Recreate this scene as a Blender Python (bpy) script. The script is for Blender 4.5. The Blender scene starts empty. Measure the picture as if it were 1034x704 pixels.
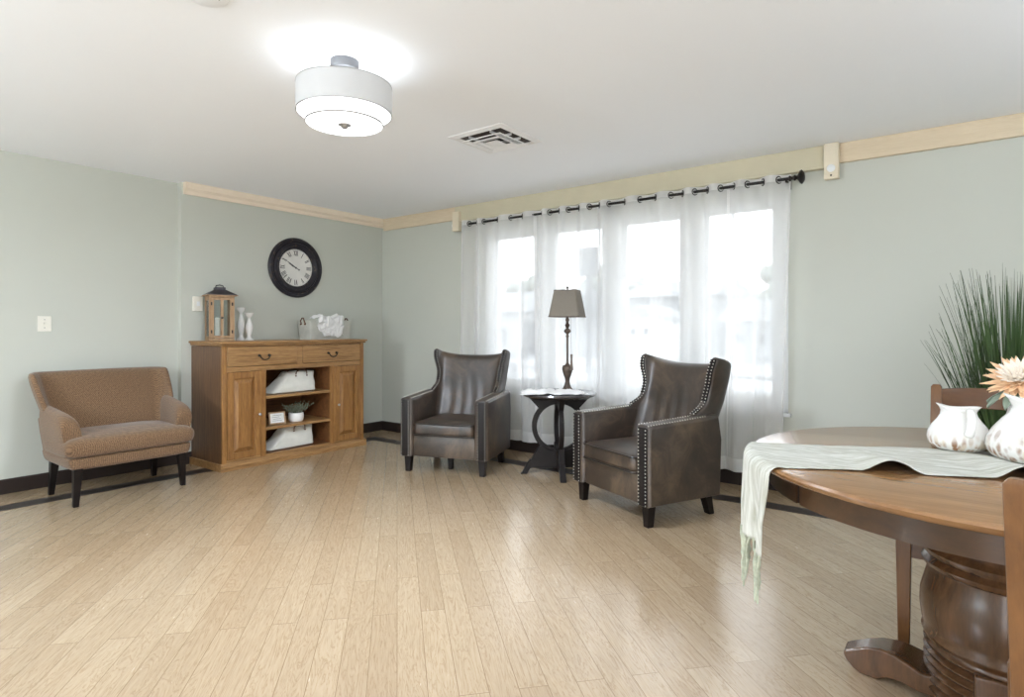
import bpy, bmesh, math, random
from mathutils import Vector, Matrix, noise
PI = math.pi
random.seed(7)
scene = bpy.context.scene
COL = scene.collection

# ------------------------------------------------------------------ materials
def lin(r, g, b):
    f = lambda v: (v/255/12.92) if v/255 <= .04045 else ((v/255+.055)/1.055)**2.4
    return (f(r), f(g), f(b), 1)

class NT:
    def __init__(s, name):
        s.m = bpy.data.materials.new(name); s.m.use_nodes = True
        s.t = s.m.node_tree; s.t.nodes.clear()
        s.out = s.n('ShaderNodeOutputMaterial')
    def n(s, typ, **kw):
        nd = s.t.nodes.new(typ)
        for k, v in kw.items():
            if k.startswith('i_'):
                key = k[2:]
                key = int(key) if key.isdigit() else key.replace('_', ' ')
                nd.inputs[key].default_value = v
            else: setattr(nd, k, v)
        return nd
    def l(s, a, b): s.t.links.new(a, b)
    def coords(s, scale=(1, 1, 1), rot=(0, 0, 0), kind='Object'):
        tc = s.n('ShaderNodeTexCoord'); mp = s.n('ShaderNodeMapping')
        mp.inputs['Scale'].default_value = scale; mp.inputs['Rotation'].default_value = rot
        s.l(tc.outputs[kind], mp.inputs['Vector']); return mp.outputs['Vector']
    def ramp(s, fac, stops):
        r = s.n('ShaderNodeValToRGB'); e = r.color_ramp.elements
        e[0].position, e[0].color = stops[0]; e[1].position, e[1].color = stops[-1]
        for p, c in stops[1:-1]:
            k = e.new(p); k.color = c
        s.l(fac, r.inputs['Fac']); return r.outputs['Color']
    def bsdf(s, **kw):
        b = s.n('ShaderNodeBsdfPrincipled')
        for k, v in kw.items(): b.inputs[k.replace('_', ' ')].default_value = v
        s.l(b.outputs[0], s.out.inputs['Surface']); return b
    def bump(s, h, b, strength=.3, dist=.01):
        n = s.n('ShaderNodeBump'); n.inputs['Strength'].default_value = strength
        n.inputs['Distance'].default_value = dist
        s.l(h, n.inputs['Height']); s.l(n.outputs[0], b.inputs['Normal'])

def plain(name, c, rough=.5, metal=0, var=.06, scale=8, bump=0, bscale=60, emit=None):
    k = NT(name); b = k.bsdf(Roughness=rough, Metallic=metal)
    v = k.coords()
    nz = k.n('ShaderNodeTexNoise', i_Scale=scale, i_Detail=4.0); k.l(v, nz.inputs['Vector'])
    c2 = tuple(max(0, x*(1-var)) for x in c[:3])+(1,); c1 = tuple(min(1, x*(1+var)) for x in c[:3])+(1,)
    k.l(k.ramp(nz.outputs['Fac'], [(.3, c2), (.7, c1)]), b.inputs['Base Color'])
    if bump:
        n2 = k.n('ShaderNodeTexNoise', i_Scale=bscale, i_Detail=3.0); k.l(v, n2.inputs['Vector'])
        k.bump(n2.outputs['Fac'], b, bump, .004)
    if emit:
        b.inputs['Emission Color'].default_value = emit[0]; b.inputs['Emission Strength'].default_value = emit[1]
    return k.m

def wood(name, dark, light, axis='x', rough=.35, stretch=14, scale=2.2, coat=0, streak=.5):
    f_ = 1.0 if 'trim' in name else .84
    dark = tuple(c*f_ for c in dark[:3])+(1,); light = tuple(c*f_ for c in light[:3])+(1,)
    k = NT(name); b = k.bsdf(Roughness=rough)
    b.inputs['Coat Weight'].default_value = coat; b.inputs['Coat Roughness'].default_value = .12
    sc = {'x': (1, stretch, stretch), 'y': (stretch, 1, stretch), 'z': (stretch, stretch, 1)}[axis]
    v = k.coords(sc)
    n1 = k.n('ShaderNodeTexNoise', i_Scale=scale, i_Detail=6.0, i_Roughness=.6, i_Distortion=.6); k.l(v, n1.inputs['Vector'])
    n2 = k.n('ShaderNodeTexNoise', i_Scale=scale*5, i_Detail=3.0, i_Roughness=.7); k.l(v, n2.inputs['Vector'])
    mx = k.n('ShaderNodeMix', data_type='FLOAT'); mx.inputs[0].default_value = streak
    k.l(n1.outputs['Fac'], mx.inputs[2]); k.l(n2.outputs['Fac'], mx.inputs[3])
    k.l(k.ramp(mx.outputs[0], [(.32, dark), (.5, tuple((a+c)/2 for a, c in zip(dark, light))), (.68, light)]), b.inputs['Base Color'])
    k.bump(mx.outputs[0], b, .12, .002)
    return k.m

M = {}
M['wall'] = plain('sage_paint', lin(197, 199, 189), .75, var=.012, scale=1.5, bump=.05, bscale=220)
M['ceil'] = plain('ceiling_paint', lin(246, 249, 253), .85, var=.01, scale=1.2, bump=.04, bscale=150)
M['darktrim'] = plain('dark_vinyl', lin(50, 41, 37), .5, var=.12, scale=5)
M['stripdark'] = plain('dark_inlay', lin(50, 42, 39), .45, var=.15, scale=9)
M['trimwood'] = wood('pale_wood_trim', lin(206, 188, 158), lin(222, 206, 180), 'x', .55, 10)
M['trimwood_y'] = wood('pale_wood_trim_y', lin(232, 216, 194), lin(240, 226, 206), 'y', .55, 10)
M['trimgreen'] = plain('painted_board', lin(202, 194, 168), .6, var=.03)
M['block'] = plain('block_paint', lin(226, 215, 192), .6, var=.03)
M['white'] = plain('white_paint', lin(236, 238, 238), .45, var=.01)
M['plastic'] = plain('switch_plastic', lin(232, 228, 216), .4, var=.01)
M['black'] = plain('black_metal', lin(32, 28, 27), .4, .4, var=.2, scale=20)
M['blacktop'] = plain('polished_black_top', lin(62, 58, 58), .16, 0, var=.15, scale=12)  # lighter than the base: window reflection partly put into the colour
M['blacktop'].node_tree.nodes['Principled BSDF'].inputs['Specular IOR Level'].default_value = .9
M['blackwood'] = plain('black_painted_wood', lin(31, 27, 26), .38, 0, var=.25, scale=12)
M['legdark'] = plain('dark_leg', lin(24, 18, 16), .35, 0, var=.2, scale=12)
M['nail'] = plain('nail_metal', lin(190, 186, 178), .3, .9, var=.1, scale=30)
M['nickel'] = plain('brushed_nickel', lin(178, 178, 178), .35, .8, var=.05, scale=30)
M['canopymetal'] = plain('satin_nickel_canopy', lin(118, 118, 120), .45, .3, var=.05, scale=30)
M['gap'] = plain('seam_black', lin(14, 11, 10), .6)
M['ceramic'] = plain('white_ceramic', lin(238, 236, 232), .18, var=.01)
M['paper'] = plain('white_card', lin(235, 235, 232), .7, var=.02, scale=30)
M['ink'] = plain('grey_ink', lin(120, 120, 122), .7)
M['clockface'] = plain('aged_dial', lin(226, 224, 218), .5, var=.07, scale=6)
M['clockink'] = plain('dial_ink', lin(70, 68, 68), .6, var=.2, scale=40)
def rubbed_rim():
    k = NT('black_rubbed_rim'); b = k.bsdf(Roughness=.42)
    n = k.n('ShaderNodeTexNoise', i_Scale=26.0, i_Detail=5.0); k.l(k.coords(), n.inputs['Vector'])
    k.l(k.ramp(n.outputs['Fac'], [(.0, lin(40, 38, 43)), (.62, lin(46, 44, 49)), (.67, lin(88, 74, 62)), (.72, lin(60, 54, 52))]), b.inputs['Base Color'])
    k.bump(n.outputs['Fac'], b, .2, .003); return k.m
M['clockrim'] = rubbed_rim()
M['rubbed'] = plain('rubbed_edge', lin(120, 98, 78), .5, var=.4, scale=30)
M['canvas'] = plain('canvas', lin(226, 224, 214), .9, var=.05, scale=14, bump=.5, bscale=300)
M['cloth'] = plain('white_cloth', lin(232, 231, 229), .9, var=.04, scale=14, bump=.4, bscale=250)
M['greybasket'] = plain('grey_felt_basket', lin(186, 186, 176), .8, var=.08, scale=18, bump=.3, bscale=120)
M['twig'] = plain('brown_cord', lin(104, 66, 40), .7, var=.3, scale=40)
M['lanternwood'] = wood('lantern_wood', lin(150, 112, 78), lin(205, 172, 132), 'z', .6, 10)
M['lanternroof'] = plain('zinc_roof', lin(66, 62, 66), .42, .6, var=.25, scale=12)
M['wax'] = plain('candle_wax', lin(240, 236, 224), .45, var=.02)
M['oak_x'] = wood('oak_x', lin(120, 84, 46), lin(204, 158, 104), 'x', .4, 16, 2.4)
M['oak_z'] = wood('oak_z', lin(118, 76, 38), lin(196, 144, 84), 'z', .38, 16, 2.4)
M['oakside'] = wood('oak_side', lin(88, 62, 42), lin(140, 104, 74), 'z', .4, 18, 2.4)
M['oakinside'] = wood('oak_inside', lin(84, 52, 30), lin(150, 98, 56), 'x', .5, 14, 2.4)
M['tabletop'] = wood('cherry_top', lin(128, 90, 54), lin(166, 124, 82), 'x', .2, 12, 2.0, coat=.4, streak=.35)
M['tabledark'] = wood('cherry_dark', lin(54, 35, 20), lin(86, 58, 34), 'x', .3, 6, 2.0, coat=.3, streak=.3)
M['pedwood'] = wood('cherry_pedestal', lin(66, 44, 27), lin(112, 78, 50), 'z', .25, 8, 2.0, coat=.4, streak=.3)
M['chairwood'] = wood('chair_wood', lin(96, 62, 34), lin(134, 92, 52), 'z', .33, 8, 2.2, coat=.3, streak=.3)
M['chairwood_x'] = wood('chair_wood_x', lin(88, 56, 31), lin(124, 82, 46), 'x', .33, 8, 2.2, coat=.3, streak=.3)
M['lampbronze'] = plain('aged_bronze', lin(88, 74, 64), .4, .3, var=.35, scale=25)
M['leaf'] = plain('grass_blade', lin(58, 80, 40), .5, var=.55, scale=3)
M['leafgrey'] = plain('sage_leaf', lin(150, 164, 146), .7, var=.15, scale=20)
M['sprig'] = plain('grey_sprig', lin(108, 112, 92), .8, var=.35, scale=40)
M['pot'] = plain('plant_pot', lin(70, 66, 60), .6, var=.2)
M['petal'] = plain('peach_petal', lin(244, 208, 168), .7, var=.05, scale=20)
M['petalwhite'] = plain('cream_petal', lin(250, 240, 226), .7, var=.03, scale=20)
M['vent'] = plain('vent_white', lin(232, 232, 232), .5, var=.01)
M['ventdark'] = plain('duct_dark', lin(60, 52, 46), .7, var=.7, scale=40)
M['piping'] = plain('piping_leather', lin(40, 34, 30), .35, var=.2)
M['nailstrip'] = plain('black_trim_strip', lin(32, 28, 27), .45, var=.2, scale=20)

for k_ in ('darktrim', 'stripdark', 'blackwood', 'legdark', 'nailstrip', 'clockrim'):
    M[k_].node_tree.nodes['Principled BSDF'].inputs['Specular IOR Level'].default_value = .22
def leather():
    k = NT('distressed_leather'); b = k.bsdf()
    v = k.coords()
    n1 = k.n('ShaderNodeTexNoise', i_Scale=5.0, i_Detail=8.0, i_Roughness=.7, i_Distortion=1.0); k.l(v, n1.inputs['Vector'])
    n2 = k.n('ShaderNodeTexNoise', i_Scale=2.0, i_Detail=2.0); k.l(v, n2.inputs['Vector'])
    mx = k.n('ShaderNodeMix', data_type='FLOAT'); mx.inputs[0].default_value = .35
    k.l(n1.outputs['Fac'], mx.inputs[2]); k.l(n2.outputs['Fac'], mx.inputs[3])
    k.l(k.ramp(mx.outputs[0], [(.36, lin(34, 27, 22)), (.5, lin(58, 46, 37)), (.64, lin(92, 75, 58))]), b.inputs['Base Color'])
    b.inputs['Specular IOR Level'].default_value = .85
    r = k.n('ShaderNodeMapRange'); r.inputs[3].default_value = .3; r.inputs[4].default_value = .5
    k.l(n1.outputs['Fac'], r.inputs[0]); k.l(r.outputs[0], b.inputs['Roughness'])
    n3 = k.n('ShaderNodeTexVoronoi', i_Scale=160.0); k.l(v, n3.inputs['Vector'])
    k.bump(n3.outputs['Distance'], b, .15, .002)
    return k.m
M['leather'] = leather()

def tweed():
    k = NT('brown_corduroy'); b = k.bsdf(Roughness=.95)
    b.inputs['Sheen Weight'].default_value = .25
    v0 = k.coords()
    sp = k.n('ShaderNodeSeparateXYZ'); k.l(v0, sp.inputs[0]); sm_ = k.n('ShaderNodeMath', operation='ADD'); k.l(sp.outputs[0], sm_.inputs[0]); k.l(sp.outputs[1], sm_.inputs[1])
    cb = k.n('ShaderNodeCombineXYZ'); k.l(sm_.outputs[0], cb.inputs[0]); k.l(sp.outputs[2], cb.inputs[2]); v = cb.outputs[0]
    w = k.n('ShaderNodeTexWave', i_Scale=26.0, i_Distortion=.25, i_Detail=1.0); w.bands_direction = 'X'; k.l(v, w.inputs['Vector'])
    w2 = k.n('ShaderNodeTexWave', i_Scale=40.0, i_Distortion=.4, i_Detail=1.0); w2.bands_direction = 'Z'; k.l(v, w2.inputs['Vector'])
    n = k.n('ShaderNodeTexNoise', i_Scale=130.0, i_Detail=2.0); k.l(v, n.inputs['Vector'])
    a = k.n('ShaderNodeMath', operation='MULTIPLY_ADD'); a.inputs[1].default_value = .22
    k.l(w.outputs['Fac'], a.inputs[0]); k.l(n.outputs['Fac'], a.inputs[2])
    a2 = k.n('ShaderNodeMath', operation='MULTIPLY_ADD'); a2.inputs[1].default_value = .12
    k.l(w2.outputs['Fac'], a2.inputs[0]); k.l(a.outputs[0], a2.inputs[2])
    k.l(k.ramp(a2.outputs[0], [(.42, lin(74, 54, 36)), (.66, lin(112, 84, 58)), (.9, lin(144, 113, 82))]), b.inputs['Base Color'])
    k.bump(a2.outputs[0], b, .5, .004)
    return k.m
M['tweed'] = tweed()

def floor_mat():
    k = NT('maple_planks'); b = k.bsdf()
    A = -math.radians(138.0)
    v = k.coords(rot=(0, 0, A))
    br = k.n('ShaderNodeTexBrick', offset=.37, offset_frequency=2, squash=1.0)
    br.inputs['Scale'].default_value = 1.0; br.inputs['Brick Width'].default_value = .95; br.inputs['Row Height'].default_value = .098
    br.inputs['Mortar Size'].default_value = .0012; br.inputs['Mortar Smooth'].default_value = .3
    br.inputs['Color1'].default_value = lin(167, 145, 117); br.inputs['Color2'].default_value = lin(178, 157, 129)
    br.inputs['Mortar'].default_value = lin(134, 111, 82)
    k.l(v, br.inputs['Vector'])
    # every plank shifts its grain: the shade picked for the plank offsets the noise
    sx = k.n('ShaderNodeSeparateColor'); k.l(br.outputs['Color'], sx.inputs[0])
    mul = k.n('ShaderNodeMath', operation='MULTIPLY'); mul.inputs[1].default_value = 90; k.l(sx.outputs[0], mul.inputs[0])
    mp = k.n('ShaderNodeMapping'); mp.inputs['Scale'].default_value = (1.3, 11, 1); k.l(v, mp.inputs['Vector'])
    cmb = k.n('ShaderNodeCombineXYZ'); k.l(mul.outputs[0], cmb.inputs[2])
    ad = k.n('ShaderNodeVectorMath', operation='ADD'); k.l(mp.outputs[0], ad.inputs[0]); k.l(cmb.outputs[0], ad.inputs[1])
    n1 = k.n('ShaderNodeTexNoise', i_Scale=1.6, i_Detail=5.0, i_Roughness=.55, i_Distortion=1.6); k.l(ad.outputs[0], n1.inputs['Vector'])
    n2 = k.n('ShaderNodeTexNoise', i_Scale=9.0, i_Detail=3.0, i_Roughness=.6); k.l(ad.outputs[0], n2.inputs['Vector'])
    # contour rings of the slow noise make the cathedral figure of the boards
    m1 = k.n('ShaderNodeMath', operation='MULTIPLY'); m1.inputs[1].default_value = 9; k.l(n1.outputs['Fac'], m1.inputs[0])
    fr = k.n('ShaderNodeMath', operation='PINGPONG'); fr.inputs[1].default_value = .5; k.l(m1.outputs[0], fr.inputs[0])
    g = k.ramp(fr.outputs[0], [(.0, (.76, .69, .60, 1)), (.12, (.95, .93, .91, 1)), (.5, (1.03, 1.03, 1.03, 1))])
    mx = k.n('ShaderNodeMix', data_type='RGBA', blend_type='MULTIPLY'); mx.inputs[0].default_value = .8
    k.l(br.outputs['Color'], mx.inputs[6]); k.l(g, mx.inputs[7])
    g2 = k.ramp(n2.outputs['Fac'], [(.3, (.90, .88, .85, 1)), (.65, (1.04, 1.04, 1.04, 1))])
    mx2 = k.n('ShaderNodeMix', data_type='RGBA', blend_type='MULTIPLY'); mx2.inputs[0].default_value = .8
    k.l(mx.outputs[2], mx2.inputs[6]); k.l(g2, mx2.inputs[7])
    k.l(mx2.outputs[2], b.inputs['Base Color'])
    r = k.n('ShaderNodeMapRange'); r.inputs[3].default_value = .2; r.inputs[4].default_value = .3; b.inputs['Specular IOR Level'].default_value = 1.0; b.inputs['Coat Weight'].default_value = .35; b.inputs['Coat Roughness'].default_value = .16
    k.l(n2.outputs['Fac'], r.inputs[0]); k.l(r.outputs[0], b.inputs['Roughness'])
    inv = k.n('ShaderNodeMath', operation='SUBTRACT'); inv.inputs[0].default_value = 1; k.l(br.outputs['Fac'], inv.inputs[1])
    k.bump(inv.outputs[0], b, .25, .002)
    return k.m
M['floor'] = floor_mat()

def sheer(name, opac, edge):
    k = NT(name)
    tr = k.n('ShaderNodeBsdfTransparent'); df = k.n('ShaderNodeBsdfDiffuse'); tl = k.n('ShaderNodeBsdfTranslucent')
    df.inputs[0].default_value = lin(248, 247, 246); tl.inputs[0].default_value = lin(246, 246, 246)
    m1 = k.n('ShaderNodeMixShader'); m1.inputs[0].default_value = .5
    k.l(df.outputs[0], m1.inputs[1]); k.l(tl.outputs[0], m1.inputs[2])
    lw = k.n('ShaderNodeLayerWeight'); lw.inputs['Blend'].default_value = .5
    mr = k.n('ShaderNodeMapRange'); mr.inputs[3].default_value = opac; mr.inputs[4].default_value = edge
    k.l(lw.outputs['Facing'], mr.inputs[0])
    m2 = k.n('ShaderNodeMixShader'); k.l(mr.outputs[0], m2.inputs[0]); k.l(tr.outputs[0], m2.inputs[1]); k.l(m1.outputs[0], m2.inputs[2])
    k.l(m2.outputs[0], k.out.inputs['Surface']); return k.m
M['sheer'] = sheer('sheer_voile', .60, .97)
M['hem'] = sheer('sheer_hem', .84, .98)

def glass():
    k = NT('clear_glass')
    tr = k.n('ShaderNodeBsdfTransparent'); gl = k.n('ShaderNodeBsdfGlossy'); gl.inputs['Roughness'].default_value = .03
    tr.inputs[0].default_value = (.95, .97, .97, 1)
    f = k.n('ShaderNodeFresnel'); f.inputs[0].default_value = 1.45
    m = k.n('ShaderNodeMixShader'); k.l(f.outputs[0], m.inputs[0]); k.l(tr.outputs[0], m.inputs[1]); k.l(gl.outputs[0], m.inputs[2])
    k.l(m.outputs[0], k.out.inputs['Surface']); return k.m
M['glass'] = glass()

def glow(name, c, s, diff=(.9, .9, .9, 1)):
    k = NT(name); b = k.bsdf(Roughness=.6); b.inputs['Base Color'].default_value = diff
    nz = k.n('ShaderNodeTexNoise', i_Scale=140.0, i_Detail=2.0); k.l(k.coords(), nz.inputs['Vector'])
    k.bump(nz.outputs['Fac'], b, .1, .001)
    b.inputs['Emission Color'].default_value = c; b.inputs['Emission Strength'].default_value = s
    return k.m
M['shade'] = glow('lit_fabric_drum', (.95, .98, 1, 1), .10, (.50, .50, .50, 1))
M['diffuser'] = glow('lit_diffuser', (.97, .985, 1, 1), 1.3)
M['bulb'] = glow('bulb_glow', (.80, .90, 1, 1), 7)

def lampshade():
    k = NT('taupe_linen_shade')
    b = k.n('ShaderNodeBsdfPrincipled'); b.inputs['Roughness'].default_value = .9
    v = k.coords((60, 60, 60)); nz = k.n('ShaderNodeTexNoise', i_Scale=6.0, i_Detail=2.0); k.l(v, nz.inputs['Vector'])
    k.l(k.ramp(nz.outputs['Fac'], [(.3, lin(134, 126, 116)), (.7, lin(160, 152, 140))]), b.inputs['Base Color'])
    t = k.n('ShaderNodeBsdfTranslucent'); t.inputs[0].default_value = lin(170, 160, 148)
    m = k.n('ShaderNodeMixShader'); m.inputs[0].default_value = .3
    k.l(b.outputs[0], m.inputs[1]); k.l(t.outputs[0], m.inputs[2]); k.l(m.outputs[0], k.out.inputs['Surface'])
    return k.m
M['lampshade'] = lampshade()

def runner_mat():
    k = NT('crinkled_runner'); b = k.bsdf(Roughness=.95)
    v = k.coords((1, 14, 1), rot=(0, 0, -math.atan2(.41, .91)))
    nz = k.n('ShaderNodeTexNoise', i_Scale=7.0, i_Detail=5.0, i_Distortion=.5); k.l(v, nz.inputs['Vector'])
    k.l(k.ramp(nz.outputs['Fac'], [(.35, lin(166, 165, 150)), (.62, lin(205, 205, 197))]), b.inputs['Base Color'])
    k.bump(nz.outputs['Fac'], b, .7, .006)
    return k.m
M['runner'] = runner_mat()
M['fringe'] = plain('fringe_yarn', lin(172, 176, 156), .95, var=.25, scale=60)

def pitcher_mat(name, zlo, zhi, sc, c2):
    k = NT(name); b = k.bsdf(Roughness=.16)
    tc = k.n('ShaderNodeTexCoord'); sp = k.n('ShaderNodeSeparateXYZ'); k.l(tc.outputs['Object'], sp.inputs[0])
    mp = k.n('ShaderNodeMapping'); mp.inputs['Scale'].default_value = (sc, sc, sc*.32); k.l(tc.outputs['Object'], mp.inputs['Vector'])
    vo = k.n('ShaderNodeTexVoronoi', i_Scale=1.0); k.l(mp.outputs[0], vo.inputs['Vector'])
    r1 = k.ramp(vo.outputs['Distance'], [(.38, (1, 1, 1, 1)), (.62, (0, 0, 0, 1))])
    mr = k.n('ShaderNodeMapRange'); mr.inputs[1].default_value = zhi; mr.inputs[2].default_value = zlo
    k.l(sp.outputs[2], mr.inputs[0])
    mu = k.n('ShaderNodeMath', operation='MULTIPLY', use_clamp=True); k.l(r1, mu.inputs[0]); k.l(mr.outputs[0], mu.inputs[1])
    nz = k.n('ShaderNodeTexNoise', i_Scale=22.0, i_Detail=3.0); k.l(tc.outputs['Object'], nz.inputs['Vector'])
    col = k.ramp(nz.outputs['Fac'], [(.42, lin(150, 112, 84)), (.58, c2)])
    mx = k.n('ShaderNodeMix', data_type='RGBA'); k.l(mu.outputs[0], mx.inputs[0])
    mx.inputs[6].default_value = lin(232, 230, 225); k.l(col, mx.inputs[7])
    k.l(mx.outputs[2], b.inputs['Base Color']); return k.m
M['pitcher_a'] = pitcher_mat('glazed_pitcher_short', .022, .062, 62, lin(214, 200, 180))
M['pitcher_b'] = pitcher_mat('glazed_pitcher_tall', .02, .13, 50, lin(222, 216, 204))

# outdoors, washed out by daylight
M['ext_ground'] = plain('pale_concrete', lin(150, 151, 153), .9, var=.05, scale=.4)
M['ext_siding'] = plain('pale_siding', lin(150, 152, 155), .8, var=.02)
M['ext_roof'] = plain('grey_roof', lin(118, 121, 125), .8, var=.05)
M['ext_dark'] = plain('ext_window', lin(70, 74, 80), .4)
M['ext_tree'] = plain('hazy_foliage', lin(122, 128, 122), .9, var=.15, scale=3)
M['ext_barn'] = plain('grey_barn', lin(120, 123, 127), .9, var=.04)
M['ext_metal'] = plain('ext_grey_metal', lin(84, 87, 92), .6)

# ------------------------------------------------------------------ mesh helpers
class MB:
    def __init__(s): s.bm = bmesh.new()
    def box(s, x0, x1, y0, y1, z0, z1, mi=0, mat=None, bev=0, seg=2):
        b = bmesh.new(); bmesh.ops.create_cube(b, size=1)
        for v in b.verts: v.co = Vector(((x0+x1)/2+v.co.x*(x1-x0), (y0+y1)/2+v.co.y*(y1-y0), (z0+z1)/2+v.co.z*(z1-z0)))
        if bev: bmesh.ops.bevel(b, geom=b.edges[:], offset=bev, segments=seg, profile=.5, affect='EDGES')
        return s.add(b, mi, mat)
    def add(s, b, mi=0, mat=None):
        mp = {}
        for v in b.verts: mp[v] = s.bm.verts.new(mat @ v.co if mat else v.co)
        for f in b.faces:
            try: nf = s.bm.faces.new([mp[v] for v in f.verts]); nf.material_index = mi
            except ValueError: pass
        b.free(); return s
    def loft(s, rings, mi=0, cap=True, closed=True, mat=None, ringclosed=False):
        vr = [[s.bm.verts.new(mat @ Vector(p) if mat else Vector(p)) for p in r] for r in rings]
        n = len(vr[0]); R = len(vr)
        for i in range(R if ringclosed else R-1):
            a, b = vr[i], vr[(i+1) % R]
            for j in range(n if closed else n-1):
                f = s.bm.faces.new([a[j], a[(j+1) % n], b[(j+1) % n], b[j]]); f.material_index = mi
        if cap and closed and not ringclosed:
            f = s.bm.faces.new(vr[0][::-1]); f.material_index = mi
            f = s.bm.faces.new(vr[-1]); f.material_index = mi
        return s
    def lathe(s, prof, seg=32, c=(0, 0, 0), mi=0, cap=True, mat=None):
        rings = [[(c[0]+r*math.cos(2*PI*k/seg), c[1]+r*math.sin(2*PI*k/seg), c[2]+z) for k in range(seg)] for r, z in prof]
        return s.loft(rings, mi, cap, True, mat)
    def tube(s, pts, r, seg=8, closed=False, mi=0, mat=None):
        pts = [Vector(p) for p in pts]; n = len(pts); rr = r if hasattr(r, '__len__') else [r]*n
        rings = []; up = Vector((0, 0, 1))
        for i, p in enumerate(pts):
            a = pts[(i-1) % n] if (closed or i > 0) else p; b = pts[(i+1) % n] if (closed or i < n-1) else p
            t = (b-a)
            t = t.normalized() if t.length > 1e-9 else Vector((0, 0, 1))
            if i == 0:
                up = Vector((0, 0, 1)) if abs(t.z) < .9 else Vector((1, 0, 0))
                u = t.cross(up).normalized()
            else:
                u = (u - t*u.dot(t))
                u = u.normalized() if u.length > 1e-6 else t.orthogonal().normalized()
            w = t.cross(u)
            rings.append([p+u*rr[i]*math.cos(2*PI*k/seg)+w*rr[i]*math.sin(2*PI*k/seg) for k in range(seg)])
        return s.loft(rings, mi, not closed, True, mat, ringclosed=closed)
    def prism(s, outline, d0, d1, axis='x', mi=0, mat=None):
        f = {'x': lambda p, d: (d, p[0], p[1]), 'y': lambda p, d: (p[0], d, p[1]), 'z': lambda p, d: (p[0], p[1], d)}[axis]
        return s.loft([[f(p, d0) for p in outline], [f(p, d1) for p in outline]], mi, True, True, mat)
    def grid(s, nu, nv, fn, mi=0, mif=None):
        vs = [[s.bm.verts.new(Vector(fn(i/nu, j/nv))) for i in range(nu+1)] for j in range(nv+1)]
        for j in range(nv):
            for i in range(nu):
                f = s.bm.faces.new([vs[j][i], vs[j][i+1], vs[j+1][i+1], vs[j+1][i]])
                f.material_index = mif(i/nu, j/nv) if mif else mi
        return s
    def sphere(s, c, r, mi=0, seg=10, rings=7, sc=(1, 1, 1)):
        b = bmesh.new(); bmesh.ops.create_uvsphere(b, u_segments=seg, v_segments=rings, radius=r)
        for v in b.verts: v.co = Vector((c[0]+v.co.x*sc[0], c[1]+v.co.y*sc[1], c[2]+v.co.z*sc[2]))
        return s.add(b, mi)
    def obj(s, name, mats, parent=None, loc=(0, 0, 0), rotz=0, smooth=True, bevel=0, bseg=2, sub=0, solid=0, angle=40):
        bmesh.ops.recalc_face_normals(s.bm, faces=s.bm.faces[:])
        me = bpy.data.meshes.new(name); s.bm.to_mesh(me); s.bm.free()
        for m in (mats if isinstance(mats, (list, tuple)) else [mats]): me.materials.append(M[m])
        o = bpy.data.objects.new(name, me); COL.objects.link(o)
        o.location = loc; o.rotation_euler = (0, 0, rotz)
        if parent: o.parent = parent
        if smooth:
            for p in me.polygons: p.use_smooth = True
            if angle < 180: me.set_sharp_from_angle(angle=math.radians(angle))
        if solid:
            q = o.modifiers.new('solid', 'SOLIDIFY'); q.thickness = solid; q.offset = 0
        if bevel:
            q = o.modifiers.new('bevel', 'BEVEL'); q.width = bevel; q.segments = bseg; q.limit_method = 'ANGLE'; q.angle_limit = math.radians(35)
            q.harden_normals = True
        if sub:
            q = o.modifiers.new('sub', 'SUBSURF'); q.levels = sub; q.render_levels = sub
        return o

def tag(o, label, cat, group=None, kind=None):
    if label: o['label'] = label
    if cat: o['category'] = cat
    if group: o['group'] = group
    if kind: o['kind'] = kind
    return o
def thing(name, label, cat, loc=(0, 0, 0), rotz=0, group=None):
    o = bpy.data.objects.new(name, None); COL.objects.link(o); o.empty_display_size = .1
    o.location = loc; o.rotation_euler = (0, 0, rotz); return tag(o, label, cat, group)
def struct(o): o['kind'] = 'structure'; return o
def dup(root, loc, rotz, label, group=None):
    r = root.copy(); COL.objects.link(r); r.location = loc; r.rotation_euler = (0, 0, rotz); r['label'] = label
    if group: r['group'] = group
    for ch in list(root.children):
        c = ch.copy(); COL.objects.link(c); c.parent = r
        for g in list(ch.children):
            d = g.copy(); COL.objects.link(d); d.parent = c
    return r
def split(o):
    """every loose piece of o becomes an object of its own"""
    me = o.data; adj = {i: [] for i in range(len(me.vertices))}
    for e in me.edges: adj[e.vertices[0]].append(e.vertices[1]); adj[e.vertices[1]].append(e.vertices[0])
    seen = {}; n = 0
    for i in adj:
        if i in seen: continue
        st_ = [i]; seen[i] = n
        while st_:
            for k in adj[st_.pop()]:
                if k not in seen: seen[k] = n; st_.append(k)
        n += 1
    if n < 2: return [o]
    out = []
    for k in range(n):
        b = bmesh.new(); b.from_mesh(me); b.verts.ensure_lookup_table()
        bmesh.ops.delete(b, geom=[v for v in b.verts if seen[v.index] != k], context='VERTS')
        m2 = bpy.data.meshes.new(me.name)
        for mt in me.materials: m2.materials.append(mt)
        b.to_mesh(m2); b.free()
        c = o.copy(); c.data = m2; COL.objects.link(c); out.append(c)
    nm = o.name.split('.')[0]
    bpy.data.objects.remove(o)
    for c in out: c.name = nm
    return out
def sm(t): t = max(0, min(1, t)); return t*t*(3-2*t)

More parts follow.
